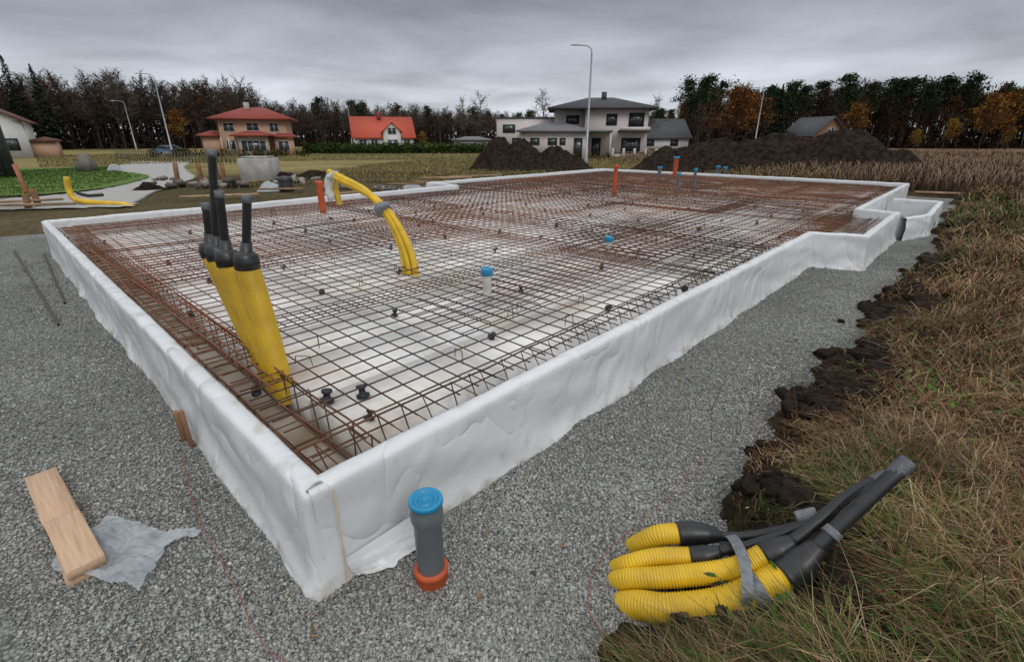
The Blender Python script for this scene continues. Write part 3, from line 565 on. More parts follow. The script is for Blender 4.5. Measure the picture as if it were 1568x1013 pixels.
V,T=boxv(-.5,.5,-.38,.38,.93,.99);mk('lid',V,T,m_conc,None,False,E)
rub=MB()
for (cx,cy,nn_,s0) in [(-10.9,18.0,26,.18),(-8.7,19.6,30,.14),(-6.0,17.4,30,.10),(-2.4,17.2,26,.10),(-14.5,20.6,8,.12),(-4.2,16.8,26,.09)]:
    for i in range(nn_):
        s_=s0*rng.uniform(.4,1.1);V,T=boxv(-s_,s_,-s_*.6,s_*.6,-s_*.4,s_*.4);M=np.array(Matrix.Rotation(rng.normal(0,.4),3,'X')@Matrix.Rotation(rng.normal(0,.4),3,'Y'));V=V@M.T+rng.normal(0,.06*s_,(8,3));V=rotz(V,rng.uniform(0,3));V+=[cx+rng.normal(0,s0*4),cy+rng.normal(0,s0*2.2),.06+s_*.3+abs(rng.normal(0,s0*.5))];g=rng.uniform(.08,.35);rub.add(V,T,(g,g*.9,g*.78))
rub.obj('rubble_pile',m_stone)
E=empty('black_barrel',(-7.5,16.6,0));V,T=vtube(0,0,[(0,.2),(.02,.22),(.2,.235),(.22,.225),(.4,.235),(.5,.22),(.5,.18),(.48,.001)],18);mk('drum',V,T,m_blk,None,True,E)
def tarp(name,x,y,s,h,m,seed):
    n=30;u=np.linspace(-1,1,n);U,Vv=np.meshgrid(u,u);Rr=np.hypot(U,Vv);Z=h*sst((1.1-Rr)/.8)*(.6+.8*fbm(U*3,Vv*3,seed))+.12*h*fbm(U*9,Vv*9,seed);V=np.stack([U*s+x,Vv*s*.7+y,Z],-1).reshape(-1,3);V[:,2]+=gh(V[:,0],V[:,1])-.05
    idx=np.arange(n*n).reshape(n,n);mk(name,V,np.stack([idx[:-1,:-1],idx[:-1,1:],idx[1:,1:],idx[1:,:-1]],-1).reshape(-1,4),m,None,True)
m_tarp=mat('tarp_white',(.42,.44,.46),(.25,.27,.3),scale=2,rough=.5)
tarp('plastic_tarp',-8.1,16.8,.5,.3,m_tarp,301);tarp('plastic_tarp',-22.6,28.8,.5,.4,m_tarp,305);tarp('plastic_tarp',-3.4,16.9,.6,.2,m_tarp,307)
# ---------- street lamps ----------
m_pole=mat('galvanised_steel',(.42,.44,.45),(.33,.35,.36),scale=3,rough=.45,metal=.6)
m_lh=mat('lamp_head_grey',(.5,.52,.54),rough=.4)
def lamp(x,y,z0,h,arm,ang):
    E=empty('street_lamp',(x,y,z0))
    V,T=vtube(0,0,[(0,.13),(1.2,.13),(1.25,.095),(h-.6,.06)],12);mk('pole',V,T,m_pole,None,True,E)
    d=np.array([math.cos(ang),math.sin(ang),0]);pts=crom([(0,0,h-.6),tuple(d*.05+[0,0,h-.25]),tuple(d*arm*.35+[0,0,h-.02]),tuple(d*arm+[0,0,h+.05])],.1);V,T=tube(pts,.045,8);mk('arm',V,T,m_pole,None,True,E)
    V=IV*[.42,.16,.09];V[:,2]=np.maximum(V[:,2],-.03);V=rotz(V,ang)+d*(arm+.3)+[0,0,h+.05];mk('lamp_head',V,IT,m_lh,None,True,E)
lamp(5.9,40.6,-.35,8.3,.9,math.pi);lamp(-45,67.9,-.7,9.8,1.6,math.pi);lamp(-76,104,-.7,9.0,1.8,math.pi);lamp(37.4,79.5,-.7,9.2,1.2,math.pi);lamp(-33.5,108,-.7,8.4,1.2,math.pi)
# ---------- houses ----------
m_glass=mat('window_glass',(.02,.025,.03),(.05,.06,.07),scale=1,rough=.08,spec=.8)
m_frame=mat('window_frame',(.6,.6,.58),rough=.5);m_frd=mat('dark_frame',(.03,.03,.03),rough=.5)
def hb(E,name,x0,x1,y0,y1,z0,z1,m): V,T=boxv(x0,x1,y0,y1,z0,z1);return mk(name,V,T,m,None,False,E)
def win(E,x0,x1,z0,z1,y,fm=m_frame,side=None,n=2,name='window'):
    t=MB();g=MB();f=.07
    bars=[(x0,x1,z0,z0+f),(x0,x1,z1-f,z1)]+[(x0+(x1-x0-f)*i/n,x0+(x1-x0-f)*i/n+f,z0+f,z1-f) for i in range(n+1)]
    for a_,b_,c_,d_ in bars: t.add(*boxv(a_,b_,y-.06,y+.02,c_,d_))
    g.add(*boxv(x0+.01,x1-.01,y-.03,y+.01,z0+.01,z1-.01))
    for mb,nm,mm in ((t,name+'_frame',fm),(g,name+'_glass',m_glass)):
        V,T,C_=mb.get()
        if side is not None: V=np.stack([side[0]-(V[:,1]-y)*side[1],V[:,0],V[:,2]],1)
        mk(nm,V,T,mm,None,False,E)
def hip(E,x0,x1,y0,y1,z0,h,m,ridge=.0,name='roof',th=.18):
    cx,cy=(x0+x1)/2,(y0+y1)/2;w=min(x1-x0,y1-y0)/2
    rx=max(0,(x1-x0)/2-w)+ridge;ry=max(0,(y1-y0)/2-w)
    V=[[x0,y0,z0],[x1,y0,z0],[x1,y1,z0],[x0,y1,z0],[x0,y0,z0+th],[x1,y0,z0+th],[x1,y1,z0+th],[x0,y1,z0+th],[cx-rx,cy-ry,z0+th+h],[cx+rx,cy-ry,z0+th+h],[cx+rx,cy+ry,z0+th+h],[cx-rx,cy+ry,z0+th+h]]
    T=[[0,2,1],[0,3,2]]
    for i in range(4):
        j=(i+1)%4;T+=[[i,j,4+j],[i,4+j,4+i],[4+i,4+j,8+j],[4+i,8+j,8+i]]
    T+=[[8,9,10],[8,10,11]];mk(name,V,T,m,None,False,E)
def gable(E,x0,x1,y0,y1,z0,h,m,ov=.5,axis='x',wm=None,name='gable_roof',th=.2):
    def sw(V):
        V=np.array(V,float)
        return V if axis=='x' else np.stack([V[:,1],V[:,0],V[:,2]],1)
    if axis=='y': x0,x1,y0,y1=y0,y1,x0,x1
    cy=(y0+y1)/2;sl=h/((y1-y0)/2);e=ov
    V=[];T=[]
    for s_ in (-1,1):
        yo=cy+s_*((y1-y0)/2+e);zo=z0-e*sl;b0=len(V)
        V+=[[x0-e,yo,zo],[x1+e,yo,zo],[x1+e,cy,z0+h],[x0-e,cy,z0+h],[x0-e,yo,zo+th],[x1+e,yo,zo+th],[x1+e,cy,z0+h+th],[x0-e,cy,z0+h+th]];T+=[[q+b0 for q in t_] for t_ in BT.tolist()]
    mk(name,sw(V),T,m,None,False,E)
    if wm:
        V=[[x0,y0,z0],[x0,y1,z0],[x0,cy,z0+h-.01],[x1,y0,z0],[x1,y1,z0],[x1,cy,z0+h-.01]];mk('gable_wall',sw(V),[[0,2,1],[3,4,5],],wm,None,False,E)
m_whouse=mat('white_render',(.60,.54,.52),(.54,.48,.46),scale=.8,rough=.9);m_roofd=mat('dark_roof_tiles',(.045,.045,.05),(.07,.07,.075),scale=3,rough=.7)
m_roofg=mat('grey_roof',(.13,.13,.14),(.18,.18,.19),scale=3,rough=.7)
E=empty('modern_white_house',(9.5,63.6,-.65),-.10)
hb(E,'main_walls',-.6,6.9,0,8,0,5.5,m_whouse);hb(E,'rear_wing_walls',-4.4,-.6,1.5,8,0,5.5,m_whouse)
hip(E,-5.2,7.9,-.9,9,5.5,1.35,m_roofd);hb(E,'chimney',1.4,2.0,3,3.6,6.5,7.6,m_roofd)
hb(E,'garage_walls',-8.2,-.5,-2.5,2.5,0,2.9,m_whouse);hip(E,-8.8,.1,-3.1,3.2,2.95,.9,m_roofg,name='garage_roof')
hb(E,'flat_wing_walls',-11.8,-4.5,2.6,9,0,4.6,m_whouse);hb(E,'flat_wing_coping',-11.9,-4.4,2.5,9.1,4.6,4.75,m_roofd)
hb(E,'porch_roof',-.5,2.6,-2.2,0,2.95,3.15,m_roofg);hb(E,'porch_post',2.3,2.5,-2.1,-1.9,0,2.95,m_whouse)
for q in [(-7.1,-6.0,1.5,2.3),(-5.0,-3.9,1.5,2.3),(-3.6,-2.9,1.5,2.3)]: win(E,*q,-2.5,m_frd,n=1)
win(E,-1.9,-.9,.1,2.3,-2.5,m_frd,n=1,name='door')
for q in [(-2.9,-1.3,3.9,4.9)]: win(E,*q,1.5,m_frd)
for q in [(1.9,3.2,3.7,5.0),(4.6,6.4,3.5,5.1),(3.9,6.2,.5,2.3),(.3,1.4,.1,2.3)]: win(E,*q,0,m_frd)
win(E,-11,-9.4,2.9,3.9,2.6,m_frd);win(E,-9.8,-8.6,.4,2.3,2.6,m_frd)
win(E,1.5,3.5,3.6,5.0,0,m_frd,side=(6.9,1));hb(E,'balcony',3.4,7.0,-1.4,0,2.95,3.15,m_roofd);hb(E,'balcony_wall',3.4,7.0,-1.4,-1.3,3.15,3.5,m_whouse)
m_peach=mat('peach_render',(.55,.35,.25),(.48,.30,.21),scale=.8,rough=.9);m_redroof=mat('dark_red_tiles',(.27,.055,.04),(.20,.04,.03),scale=3,rough=.7);m_redroof2=mat('red_tiles',(.52,.09,.05),(.40,.07,.04),scale=3,rough=.7)
m_cream=mat('cream_render',(.58,.48,.37),rough=.9)
E=empty('peach_house',(-37.3,74.6,-.75),.30)
hb(E,'main_walls',-4.2,4.6,0,8,0,4.8,m_peach);hip(E,-5.2,5.6,-1,9,4.8,1.6,m_redroof,ridge=1);hb(E,'chimney',-1,-.3,3,3.7,5.8,7.2,m_conc)
hb(E,'side_wing',-6.8,-4.2,1,7,0,2.6,m_peach);hip(E,-7.4,-4.1,.4,7.6,2.6,.6,m_redroof,name='wing_roof')
hb(E,'bay_walls',-1.6,2.2,-2.2,0,0,2.6,m_cream);hip(E,-2.4,3.0,-3,.3,2.6,.5,m_redroof,name='bay_roof')
hb(E,'corner_walls',2.9,5.4,-1.1,0,0,2.4,m_peach);hip(E,2.6,6.0,-1.6,.2,2.45,.4,m_redroof,name='corner_roof')
for q in [(-3.6,-2.2,3.2,4.4),(-.6,1.0,3.3,4.4),(2.4,3.6,3.2,4.4),(-3.6,-2.4,.8,2.1)]: win(E,*q,0)
win(E,-1.3,1.9,.5,2.1,-2.2,n=4);win(E,3.3,4.8,.6,2.0,-1.1);win(E,1.5,2.8,3.2,4.4,0,side=(-4.2,-1))
for i in range(3): hb(E,'veranda_post',-3.9+i*.9,-3.75+i*.9,-1.6,-1.45,0,2.5,m_cream)
m_w2=mat('white_walls',(.68,.68,.67),rough=.9)
E=empty('red_roof_house',(-25.3,101,-.75),.33)
hb(E,'walls',-5.2,6,0,7.5,0,2.7,m_w2);gable(E,-5.2,6,0,7.5,2.7,3.4,m_redroof2,wm=m_w2);hb(E,'dormer_walls',.2,3.4,-1.4,3.2,0,3.6,m_w2);gable(E,.2,3.4,-1.4,3.4,3.6,1.5,m_redroof2,ov=.35,axis='y',wm=m_w2)
hb(E,'chimney',-.4,.3,3,3.7,5.5,7.2,m_redroof);win(E,1,2.6,3.0,4.2,-1.4);win(E,.8,2.8,.4,2.1,-1.4);win(E,-4.4,-3,.9,2.1,0);win(E,-2.2,-.9,.9,2.1,0);win(E,4.1,5.3,.9,2.1,0);win(E,2.5,4.5,.9,2.1,0,side=(-5.2,-1));win(E,3,4.4,3.5,4.6,0,side=(-5.2,-1))
m_brroof=mat('brown_red_roof',(.12,.05,.035),(.09,.04,.03),scale=3,rough=.7)
E=empty('brown_roof_house',(-62.5,62,-.8),.62)
hb(E,'walls',-3,3.2,0,7,0,4.4,m_w2);gable(E,-3,3.2,0,7,4.4,1.7,m_brroof,wm=m_w2,axis='y',ov=.6);win(E,-2.2,-.9,1,2.4,0,m_frd);win(E,1.0,2.4,1,2.4,0,m_frd);win(E,-.9,.9,3.2,4.3,0,m_frd)
hb(E,'lean_to',3.2,5.6,1.5,6,0,2.0,m_peach);hip(E,3.1,5.9,1.1,6.4,2.0,.4,m_brroof,name='lean_to_roof')
E=empty('dark_roof_house',(28,96,-.8),.1)
hb(E,'walls',-5,5,0,8,0,2.6,m_w2);gable(E,-5,5,0,8,2.6,3,m_roofd,wm=m_w2);win(E,-3,-1.6,1,2.1,0,m_frd);win(E,1.5,3,1,2.1,0,m_frd)
E=empty('farm_cottage',(60,98,-.8),.2)
hb(E,'walls',-3.5,3.5,0,8,0,3,m_woodold);gable(E,-3.5,3.5,0,8,3,3.0,m_roofd,wm=m_woodold,axis='y');win(E,-.7,.7,3.2,4.3,0)
E=empty('garden_shed',(-7.2,92,-.8),.0)
hb(E,'walls',-3.2,3.2,0,4,0,2.0,m_conc);hip(E,-3.6,3.6,-.4,4.4,2.0,.5,m_roofg);win(E,-2,.5,.6,1.6,0)
E=empty('site_container',(-24.4,22.6,-.05),.75)
hb(E,'body',-1.6,1.6,-1.1,1.1,.1,3.2,mat('dark_green_steel',(.05,.06,.05),(.035,.04,.035),rough=.6));hb(E,'roof',-1.7,1.7,-1.2,1.2,3.2,3.3,m_roofd)
for i in range(7): hb(E,'rib',-1.5+i*.45,-1.4+i*.45,-1.16,-1.101,.15,3.15,m_roofd)
win(E,.5,1.3,.2,2.0,-1.1,m_frd,n=1,name='door')
E=empty('parked_car',(-49,73,-.7),.5);m_car=mat('blue_car_paint',(.10,.17,.26),rough=.3,spec=.6)
pr=[(-2.1,.35),(-2.1,.8),(-1.3,.95),(-.7,1.42),(.9,1.45),(1.7,.95),(2.1,.85),(2.1,.35)];V=[(x_,s_*.85*(.82 if z_>1.2 else 1),z_) for s_ in(-1,1) for x_,z_ in pr];n_=8
T=[[i,(i+1)%n_,n_+(i+1)%n_] for i in range(n_)]+[[i,n_+(i+1)%n_,n_+i] for i in range(n_)]+[[0,i,i+1] for i in range(1,7)]+[[n_,n_+i+1,n_+i] for i in range(1,7)]
mk('body',V,T,m_car,None,False,E);hb(E,'side_windows',-.8,1.1,-.80,.80,1.0,1.35,m_glass)
for x_ in(-1.35,1.35):
    for y_ in(-.78,.78): V,T=tube([(x_,y_-.1,.32),(x_,y_+.1,.32)],.32,14);mk('wheel',V,T,m_blk,None,False,E)
hd=MB()
def leafcloud(mb,c,rad,N,s,cols):
    p=rng.normal(0,1,(N,3));p/=np.linalg.norm(p,axis=1,keepdims=True);p*=(rng.random(N)**.4)[:,None];p=p*rad+c
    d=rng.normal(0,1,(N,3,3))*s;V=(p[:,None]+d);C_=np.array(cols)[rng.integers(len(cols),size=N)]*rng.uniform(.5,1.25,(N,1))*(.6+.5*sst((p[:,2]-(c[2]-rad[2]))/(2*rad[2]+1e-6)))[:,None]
    mb.add(V.reshape(-1,3),np.arange(N*3).reshape(-1,3),np.repeat(C_,3,0))
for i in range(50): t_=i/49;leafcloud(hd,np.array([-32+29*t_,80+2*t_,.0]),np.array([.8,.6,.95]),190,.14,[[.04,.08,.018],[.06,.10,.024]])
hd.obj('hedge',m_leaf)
fn=MB()
for i in range(14):
    x_=11+i*1.15;y_=56-.15*i;z_=float(gh(x_,y_));fn.add(*[(boxv(x_-.12,x_+.12,y_-.12,y_+.12,z_,z_+1.15))[0],BT],(.5,.47,.43));
    if i<13: fn.add(boxv(x_+.12,x_+1.03,y_-.12,y_-.06,z_+.15,z_+.55)[0],BT,(.45,.4,.36));fn.add(boxv(x_+.12,x_+1.03,y_-.12,y_-.06,z_+.7,z_+.8)[0],BT,(.2,.17,.14))
fn.obj('garden_fence',m_attr)
fn=MB()
for i in range(40):
    t_=i/39;x_=-24-24*t_;y_=44+18*t_;z_=float(gh(x_,y_));fn.add(boxv(x_-.03,x_+.03,y_-.03,y_+.03,z_,z_+1.0)[0],BT,(.13,.12,.10))
    if i<39:
        for zz in(.3,.6,.95): V,T=prisms([(x_,y_,z_+zz)],[(x_-24/39,y_+18/39,z_+zz)],.010,.010,4);fn.add(V,T,(.12,.11,.10))
fn.obj('wire_fence',m_attr)
fn=MB()
for i in range(11):
    x_=-23.5-1.0*i;y_=28.+1.2*i;z_=float(gh(x_,y_));fn.add(boxv(x_-.2,x_+.2,y_-.2,y_+.2,z_,z_+.85+.1*(i%2))[0],BT,(.22,.2,.18));fn.add(boxv(x_-.8,x_-.2,y_+.2,y_+1.,z_,z_+.5)[0],BT,(.16,.14,.12))
fn.obj('block_garden_wall',m_attr)
# ---------- trees ----------
bark=np.array([.060,.048,.040])
def slivers(P0,P1,w):
    P0=np.array(P0);P1=np.array(P1);d=P1-P0;e=np.cross(d,np.random.default_rng(3).normal(0,1,d.shape));e/=np.linalg.norm(e,axis=1,keepdims=True)+1e-9
    V=np.stack([P0-e*w,P0+e*w,P1],1).reshape(-1,3);return V,np.arange(len(V)).reshape(-1,3)
def branchy(H,seed,spread=.32,twc=(.085,.062,.050),nb=22,start=.3,tw=12,tww=.035):
    g=np.random.default_rng(seed);P0=[];P1=[];R0=[];R1=[];tips=[];A=[];B=[]
    p=np.array([0.,0,0]);r=H*.011;tr=[p]
    for i in range(7):
        q=p+np.array([g.normal(0,.012*H),g.normal(0,.012*H),H/7.4*(1-.04*i)]);r2=H*.011*(1-(i+1)/7.3);P0.append(p);P1.append(q);R0.append(r);R1.append(max(r2,.01));p=q;r=r2;tr.append(p)
    tr=np.array(tr)
    for i in range(nb):
        f=start+(1-start)*(i+g.random())/nb*.97;k=min(6,int(f*7));b=tr[k]+(tr[k+1]-tr[k])*(f*7-k)
        an=g.uniform(0,6.28);L=H*spread*(1.2-f)*g.uniform(.7,1.3);d=np.array([math.cos(an),math.sin(an),g.uniform(.4,1.4)]);d/=np.linalg.norm(d)
        m_=b+d*L*.5;e=m_+(d+[0,0,.35])*L*.5;rr=H*.0035
        P0+=[b,m_];P1+=[m_,e];R0+=[rr,rr*.6];R1+=[rr*.6,rr*.25]
        for j in range(tw):
            t=g.random();s=(b+(m_-b)*t*2) if t<.5 else m_+(e-m_)*(t*2-1);dd=d+g.normal(0,.6,3);dd[2]=abs(dd[2])*.8+.1;dd/=np.linalg.norm(dd);l2=L*g.uniform(.25,.6);s2=s+dd*l2
            A.append(s);B.append(s2);tips.append(s2)
            for k2 in range(3):
                d3=dd+g.normal(0,.55,3);d3/=np.linalg.norm(d3);s3=s+(s2-s)*g.uniform(.3,1);s4=s3+d3*l2*.6;A.append(s3);B.append(s4);tips.append(s4)
    V,T=prisms(P0,P1,R0,R1,3);V2,T2=slivers(A,B,tww)
    tc_=np.array(twc)*g.uniform(.7,1.35,(len(A),1))
    return np.vstack([V,V2]),np.vstack([T,T2+len(V)]),np.vstack([np.repeat([bark],len(V),0),np.repeat(tc_,3,0)]),np.array(tips)
def withleaves(base,cols,n,s,jit,seed):
    V,T,C_,tips=base;g=np.random.default_rng(seed);p=tips[g.integers(len(tips),size=n)]+g.normal(0,jit,(n,3));v=p[:,None]+g.normal(0,s,(n,3,3))
    c=np.array(cols)[g.integers(len(cols),size=n)]*g.uniform(.45,1.3,(n,1))
    return np.vstack([V,v.reshape(-1,3)]),np.vstack([T,np.arange(n*3).reshape(-1,3)+len(V)]),np.vstack([C_,np.repeat(c,3,0)])
def spruce(H,seed,n=1500,w=.2,cols=((.015,.027,.012),(.025,.042,.017))):
    g=np.random.default_rng(seed);f=g.random(n)**.8;z=H*(.08+.92*f);an=g.uniform(0,6.28,n);lay=.75+.25*np.sin(z*5+an)
    R_=H*w*(1-f)**.85*g.uniform(.3,1.05,n)*lay+.05;p=np.stack([R_*np.cos(an),R_*np.sin(an),z-R_*.25],1)
    out=np.stack([np.cos(an),np.sin(an),-.35+0*an],1);L=(H*.035*(1.2-f))[:,None];si=np.stack([-np.sin(an),np.cos(an),0*an],1)*L*.45
    v=np.stack([p+out*L,p-out*L*.6+si+g.normal(0,.05,(n,3)),p-out*L*.6-si+g.normal(0,.1,(n,3))],1);c=np.array(cols)[g.integers(2,size=n)]*g.uniform(.5,1.4,(n,1))
    V,T=prisms([(0,0,0)],[(0,0,H*.98)],H*.013,.02,5);return np.vstack([V,v.reshape(-1,3)]),np.vstack([T,np.arange(3*n).reshape(-1,3)+len(V)]),np.vstack([np.repeat([bark],10,0),np.repeat(c,3,0)])
def pine(H,seed):
    g=np.random.default_rng(seed);V,T,C_,tips=branchy(H,seed,.20,twc=(.04,.03,.02),nb=14,start=.5,tw=4);C_=C_*[1.5,1.05,.9]
    cols=np.array([[.024,.042,.016],[.038,.062,.024]]);vs=[];cs=[]
    for c in tips[::4]:
        n=30;p=c+g.normal(0,1,(n,3))*[.55,.55,.3];v=p[:,None]+g.normal(0,.17,(n,3,3));vs.append(v.reshape(-1,3));cs.append(np.repeat(cols[g.integers(2,size=n)]*g.uniform(.5,1.4,(n,1)),3,0))
    v=np.vstack(vs);return np.vstack([V,v]),np.vstack([T,np.arange(len(v)).reshape(-1,3)+len(V)]),np.vstack([C_,np.vstack(cs)])
bares=[branchy(15,s,.25,nb=24) [:3] for s in range(1,7)]
bare_b=[branchy(15,s,.25,nb=24,twc=(.105,.062,.042))[:3] for s in range(71,74)]
bare_l=[branchy(15,s,.28,nb=24,twc=(.16,.13,.11))[:3] for s in range(11,14)]
browns=[withleaves(branchy(13,20+s,.27),[(.10,.05,.02),(.16,.07,.02),(.07,.045,.02)],700,.16,.4,s) for s in range(3)]
oranges=[withleaves(branchy(12,30+s,.3),[(.24,.10,.02),(.17,.07,.015),(.32,.16,.03)],1500,.17,.4,s) for s in range(2)]
yellows=[withleaves(branchy(7,40,.3,tww=.02),[(.34,.20,.03),(.25,.13,.02)],900,.12,.3,4)]
spr=[spruce(17,s) for s in (1,2)];pin=[pine(16,s) for s in (51,52,53)]
def forest(name,pA,pB,rows,dep,sp,mix,hs,seed,back=(.022,.017,.014),bh=7,hv=(.80,1.10)):
    g=np.random.default_rng(seed);mb=MB();pA=np.array(pA,float);pB=np.array(pB,float);L=np.linalg.norm(pB-pA);d=(pB-pA)/L;nn_=np.array([-d[1],d[0]])
    kinds=[k for k,_ in mix];w=np.array([x_ for _,x_ in mix]);w=w/w.sum()
    for r_ in range(rows):
        for s in np.arange(0,L,sp):
            if g.random()<.08: continue
            q=pA+d*(s+g.normal(0,sp*.4))+nn_*(r_*dep+g.normal(0,1.5));k=kinds[g.choice(len(kinds),p=w)];V,T,C_=k[g.integers(len(k))][:3]
            hh=hs*g.uniform(*hv);V=rotz(V*[hh*g.uniform(.9,1.25),hh*g.uniform(.9,1.25),hh],g.uniform(0,6.28))+[*q,-.8];mb.add(V,T,C_*g.uniform(.6,1.25))
    n=int(L*rows*14);s=g.uniform(0,L,n);o_=g.uniform(0,rows*dep+6,n);z=-.8+bh*g.random(n)**1.3*(.25+.75*o_/(rows*dep+6));c=pA+d*s[:,None]+nn_*o_[:,None]
    v=np.column_stack([c,z])[:,None]+g.normal(0,.45,(n,3,3));cc=np.array(back)*g.uniform(.5,2.2,(n,1))*np.array([1.2,1,.85]);mb.add(v.reshape(-1,3),np.arange(3*n).reshape(-1,3),np.repeat(cc,3,0))
    n=int(L*rows*1.6);s=g.uniform(0,L,n);o_=g.uniform(2,rows*dep+6,n);c=pA+d*s[:,None]+nn_*o_[:,None];P0=np.column_stack([c,np.full(n,-.8)]);P1=P0+np.column_stack([g.normal(0,.4,n),g.normal(0,.4,n),g.uniform(7,11,n)]);V,T=prisms(P0,P1,.13,.05,3);mb.add(V,T,np.repeat(np.array([.075,.062,.052])*g.uniform(.4,1.8,(n,1)),6,0))
    mb.obj(name,m_leaf)
forest('forest_left',(-150,92),(-62,122),6,4,2.2,[(bares,6),(bare_b,2.5),(browns,.5),(bare_l,1.5)],1.12,61,bh=12)
forest('forest_left_far',(-66,128),(-5,205),6,5,2.4,[(bares,5),(bare_b,2.5),(browns,.6),(pin,.4),(bare_l,1.3)],.90,62,bh=10)
forest('forest_centre_far',(-25,225),(105,205),4,6,3.0,[(bares,4),(bare_b,2),(browns,1.2),(pin,3.5)],.92,63,bh=11)
forest('forest_right',(44,128),(165,100),6,5,2.8,[(pin,8),(browns,1.5),(bares,1.5),(bare_b,.8),(oranges,.9)],1.02,64,bh=11,hv=(.72,1.15))
def tree(name,kind,x,y,sc,rot=0,z=-.8):
    V,T,C_=kind[:3];V=rotz(V*sc,rot);mk(name,V,T,m_leaf,C_,False,None,(x,y,z))
big=withleaves(branchy(13,77,.42,nb=34,tw=8,start=.15),[(.26,.10,.025),(.20,.075,.02),(.14,.055,.02)],4600,.14,.42,5)
tree('orange_oak_tree',big,38,90,.88);tree('bare_tree',bares[1],31,88,.62,1);tree('bare_tree',bare_l[0],26,98,.75,1);tree('bare_tree',bare_l[1],9,150,1.15,2)
tree('spruce_tree',spruce(15,9,2600,.22),50.5,100,.78);tree('spruce_tree',spruce(15,10,2600,.2),54,104,.68);tree('spruce_tree',spr[0],-97,104,1.0);tree('spruce_tree',spr[1],-93,105,.92)
tree('bare_tree',bare_l[2],-10,150,1.1,1);tree('bare_tree',bare_l[0],-14,155,1.05,3);tree('bare_tree',bare_l[1],-84,112,1.15,0)
for i,(x_,y_,s_) in enumerate([(-17,100,.55),(68,104,.8),(84,100,.9),(94,98,.95),(75,96,.6),(-70,110,.7),(100,104,.7),(88,97,.9)]): tree('yellow_birch_tree' if i%2==0 else 'orange_birch_tree',yellows[0] if i%2==0 else oranges[1],x_,y_,s_,i)
tree('yellow_birch_tree',yellows[0],103,98,1.0,2);tree('yellow_birch_tree',yellows[0],62,94,.55,2)
tree('bare_tree',bares[2],-31,84,.4,2);tree('bare_tree',bares[3],-46,78,.4,2);tree('bare_tree',bare_l[0],16,70,.42,1)
sh=MB()
for i in range(30): x_=rng.uniform(-46,-28);y_=rng.uniform(64,70);leafcloud(sh,np.array([x_,y_,-.2]),np.array([.7,.6,.6]),60,.12,[[.05,.06,.02],[.12,.07,.02],[.04,.05,.02]])
for i in range(20): x_=rng.uniform(6,26);y_=rng.uniform(54,58);leafcloud(sh,np.array([x_,y_,-.3]),np.array([.5,.5,.5]),50,.1,[[.07,.06,.02],[.12,.08,.03]])
sh.obj('garden_shrubs',m_leaf)
# ---------- world ----------
w=bpy.data.worlds.new('World');S.world=w;w.use_nodes=True;N=w.node_tree.nodes;L=w.node_tree.links;N.clear()
SE,SA=math.radians(42),math.radians(150)
out=N.new('ShaderNodeOutputWorld');sky=N.new('ShaderNodeTexSky');sky.sky_type='NISHITA';sky.sun_disc=False;sky.sun_elevation=SE;sky.sun_rotation=SA
b1=N.new('ShaderNodeBackground');b1.inputs[1].default_value=.08;L.new(sky.outputs[0],b1.inputs[0])
tc=N.new('ShaderNodeTexCoord');sp_=N.new('ShaderNodeSeparateXYZ');L.new(tc.outputs['Generated'],sp_.inputs[0])
def M(op,a,b=None,c=None):
    n_=N.new('ShaderNodeMath');n_.operation=op
    for i,v in enumerate((a,b,c)):
        if v is None:continue
        if isinstance(v,(int,float)): n_.inputs[i].default_value=v
        else: L.new(v,n_.inputs[i])
    return n_.outputs[0]
zz=M('MAXIMUM',sp_.outputs[2],0);zp=M('ADD',zz,.11);cx=M('DIVIDE',sp_.outputs[0],zp);cy=M('DIVIDE',sp_.outputs[1],zp)
cb=N.new('ShaderNodeCombineXYZ');L.new(cx,cb.inputs[0]);L.new(cy,cb.inputs[1])
n1=N.new('ShaderNodeTexNoise');n1.inputs['Scale'].default_value=.75;n1.inputs['Detail'].default_value=5;n1.inputs['Roughness'].default_value=.5;n1.inputs['Distortion'].default_value=.3;L.new(cb.outputs[0],n1.inputs[0])
n2=N.new('ShaderNodeTexNoise');n2.inputs['Scale'].default_value=.22;n2.inputs['Detail'].default_value=2;L.new(cb.outputs[0],n2.inputs[0])
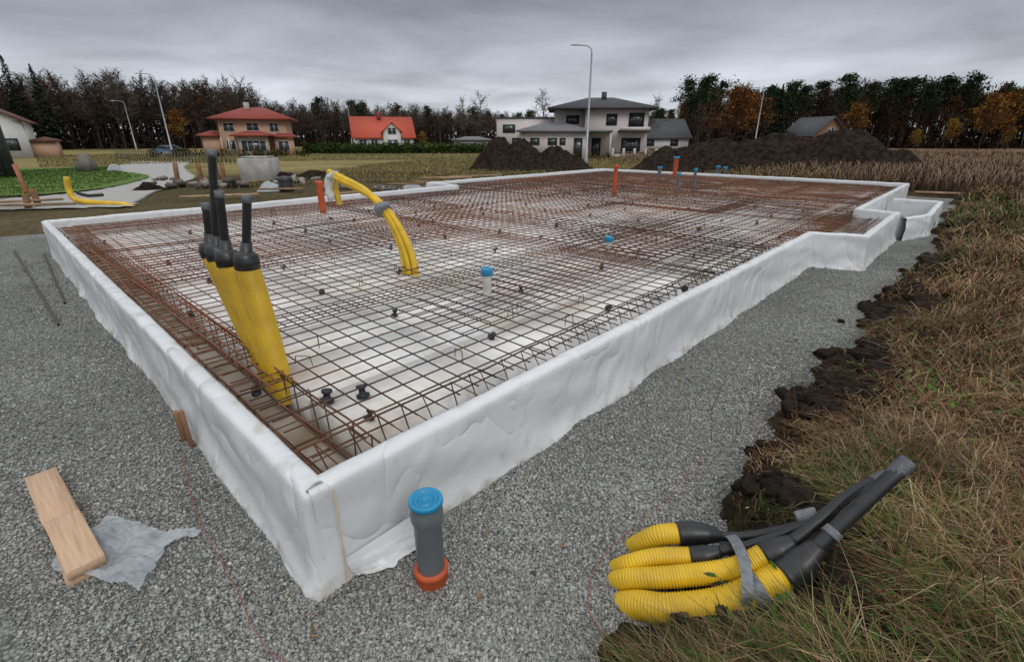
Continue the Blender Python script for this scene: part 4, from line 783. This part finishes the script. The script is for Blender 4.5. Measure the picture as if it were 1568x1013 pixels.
gr=N.new('ShaderNodeValToRGB');e=gr.color_ramp.elements;e[0].position=0;e[0].color=(.64,.69,.76,1);e[1].position=1;e[1].color=(1.22,1.24,1.27,1)
for p,c in [(.07,(.58,.62,.68)),(.14,(.44,.47,.525)),(.23,(.27,.30,.345)),(.4,(.60,.62,.66)),(.65,(1.08,1.10,1.13))]: k=e.new(p);k.color=(*c,1)
L.new(zz,gr.inputs[0])
sm_=M('ADD',M('MULTIPLY',n1.outputs[0],.55),M('MULTIPLY',n2.outputs[0],.45))
cl_=N.new('ShaderNodeMapRange');cl_.inputs[1].default_value=.38;cl_.inputs[2].default_value=.62;cl_.inputs[3].default_value=.64;cl_.inputs[4].default_value=1.36;L.new(sm_,cl_.inputs[0])
mx=N.new('ShaderNodeMix');mx.data_type='RGBA';mx.blend_type='MULTIPLY';mx.inputs[0].default_value=1;L.new(gr.outputs[0],mx.inputs[6]);L.new(cl_.outputs[0],mx.inputs[7])
b2=N.new('ShaderNodeBackground');b2.inputs[1].default_value=1.0;L.new(mx.outputs[2],b2.inputs[0])
ms=N.new('ShaderNodeMixShader');ms.inputs[0].default_value=.93;L.new(b1.outputs[0],ms.inputs[1]);L.new(b2.outputs[0],ms.inputs[2]);L.new(ms.outputs[0],out.inputs[0])
sd=bpy.data.lights.new('sun','SUN');sd.energy=.7;sd.angle=math.radians(20);sd.color=(1,.97,.92);so=bpy.data.objects.new('sun',sd);S.collection.objects.link(so)
dv=Vector((math.sin(SA)*math.cos(SE),math.cos(SA)*math.cos(SE),math.sin(SE)));so.rotation_euler=dv.to_track_quat('Z','Y').to_euler();so.location=(5,-5,20)
# ---------- camera ----------
cd=bpy.data.cameras.new('camera');cd.lens=16.9;cd.sensor_width=36;cd.clip_start=.05;cd.clip_end=3000
co=bpy.data.objects.new('camera',cd);S.collection.objects.link(co);co.location=(0,0,1.7);co.rotation_euler=(math.radians(90-21.9),0,0);S.camera=co
S.view_settings.view_transform='Standard';S.view_settings.look='None';S.view_settings.exposure=0
print('OBJS',len(bpy.data.objects),'POLYS',sum(len(m.polygons) for m in bpy.data.meshes))
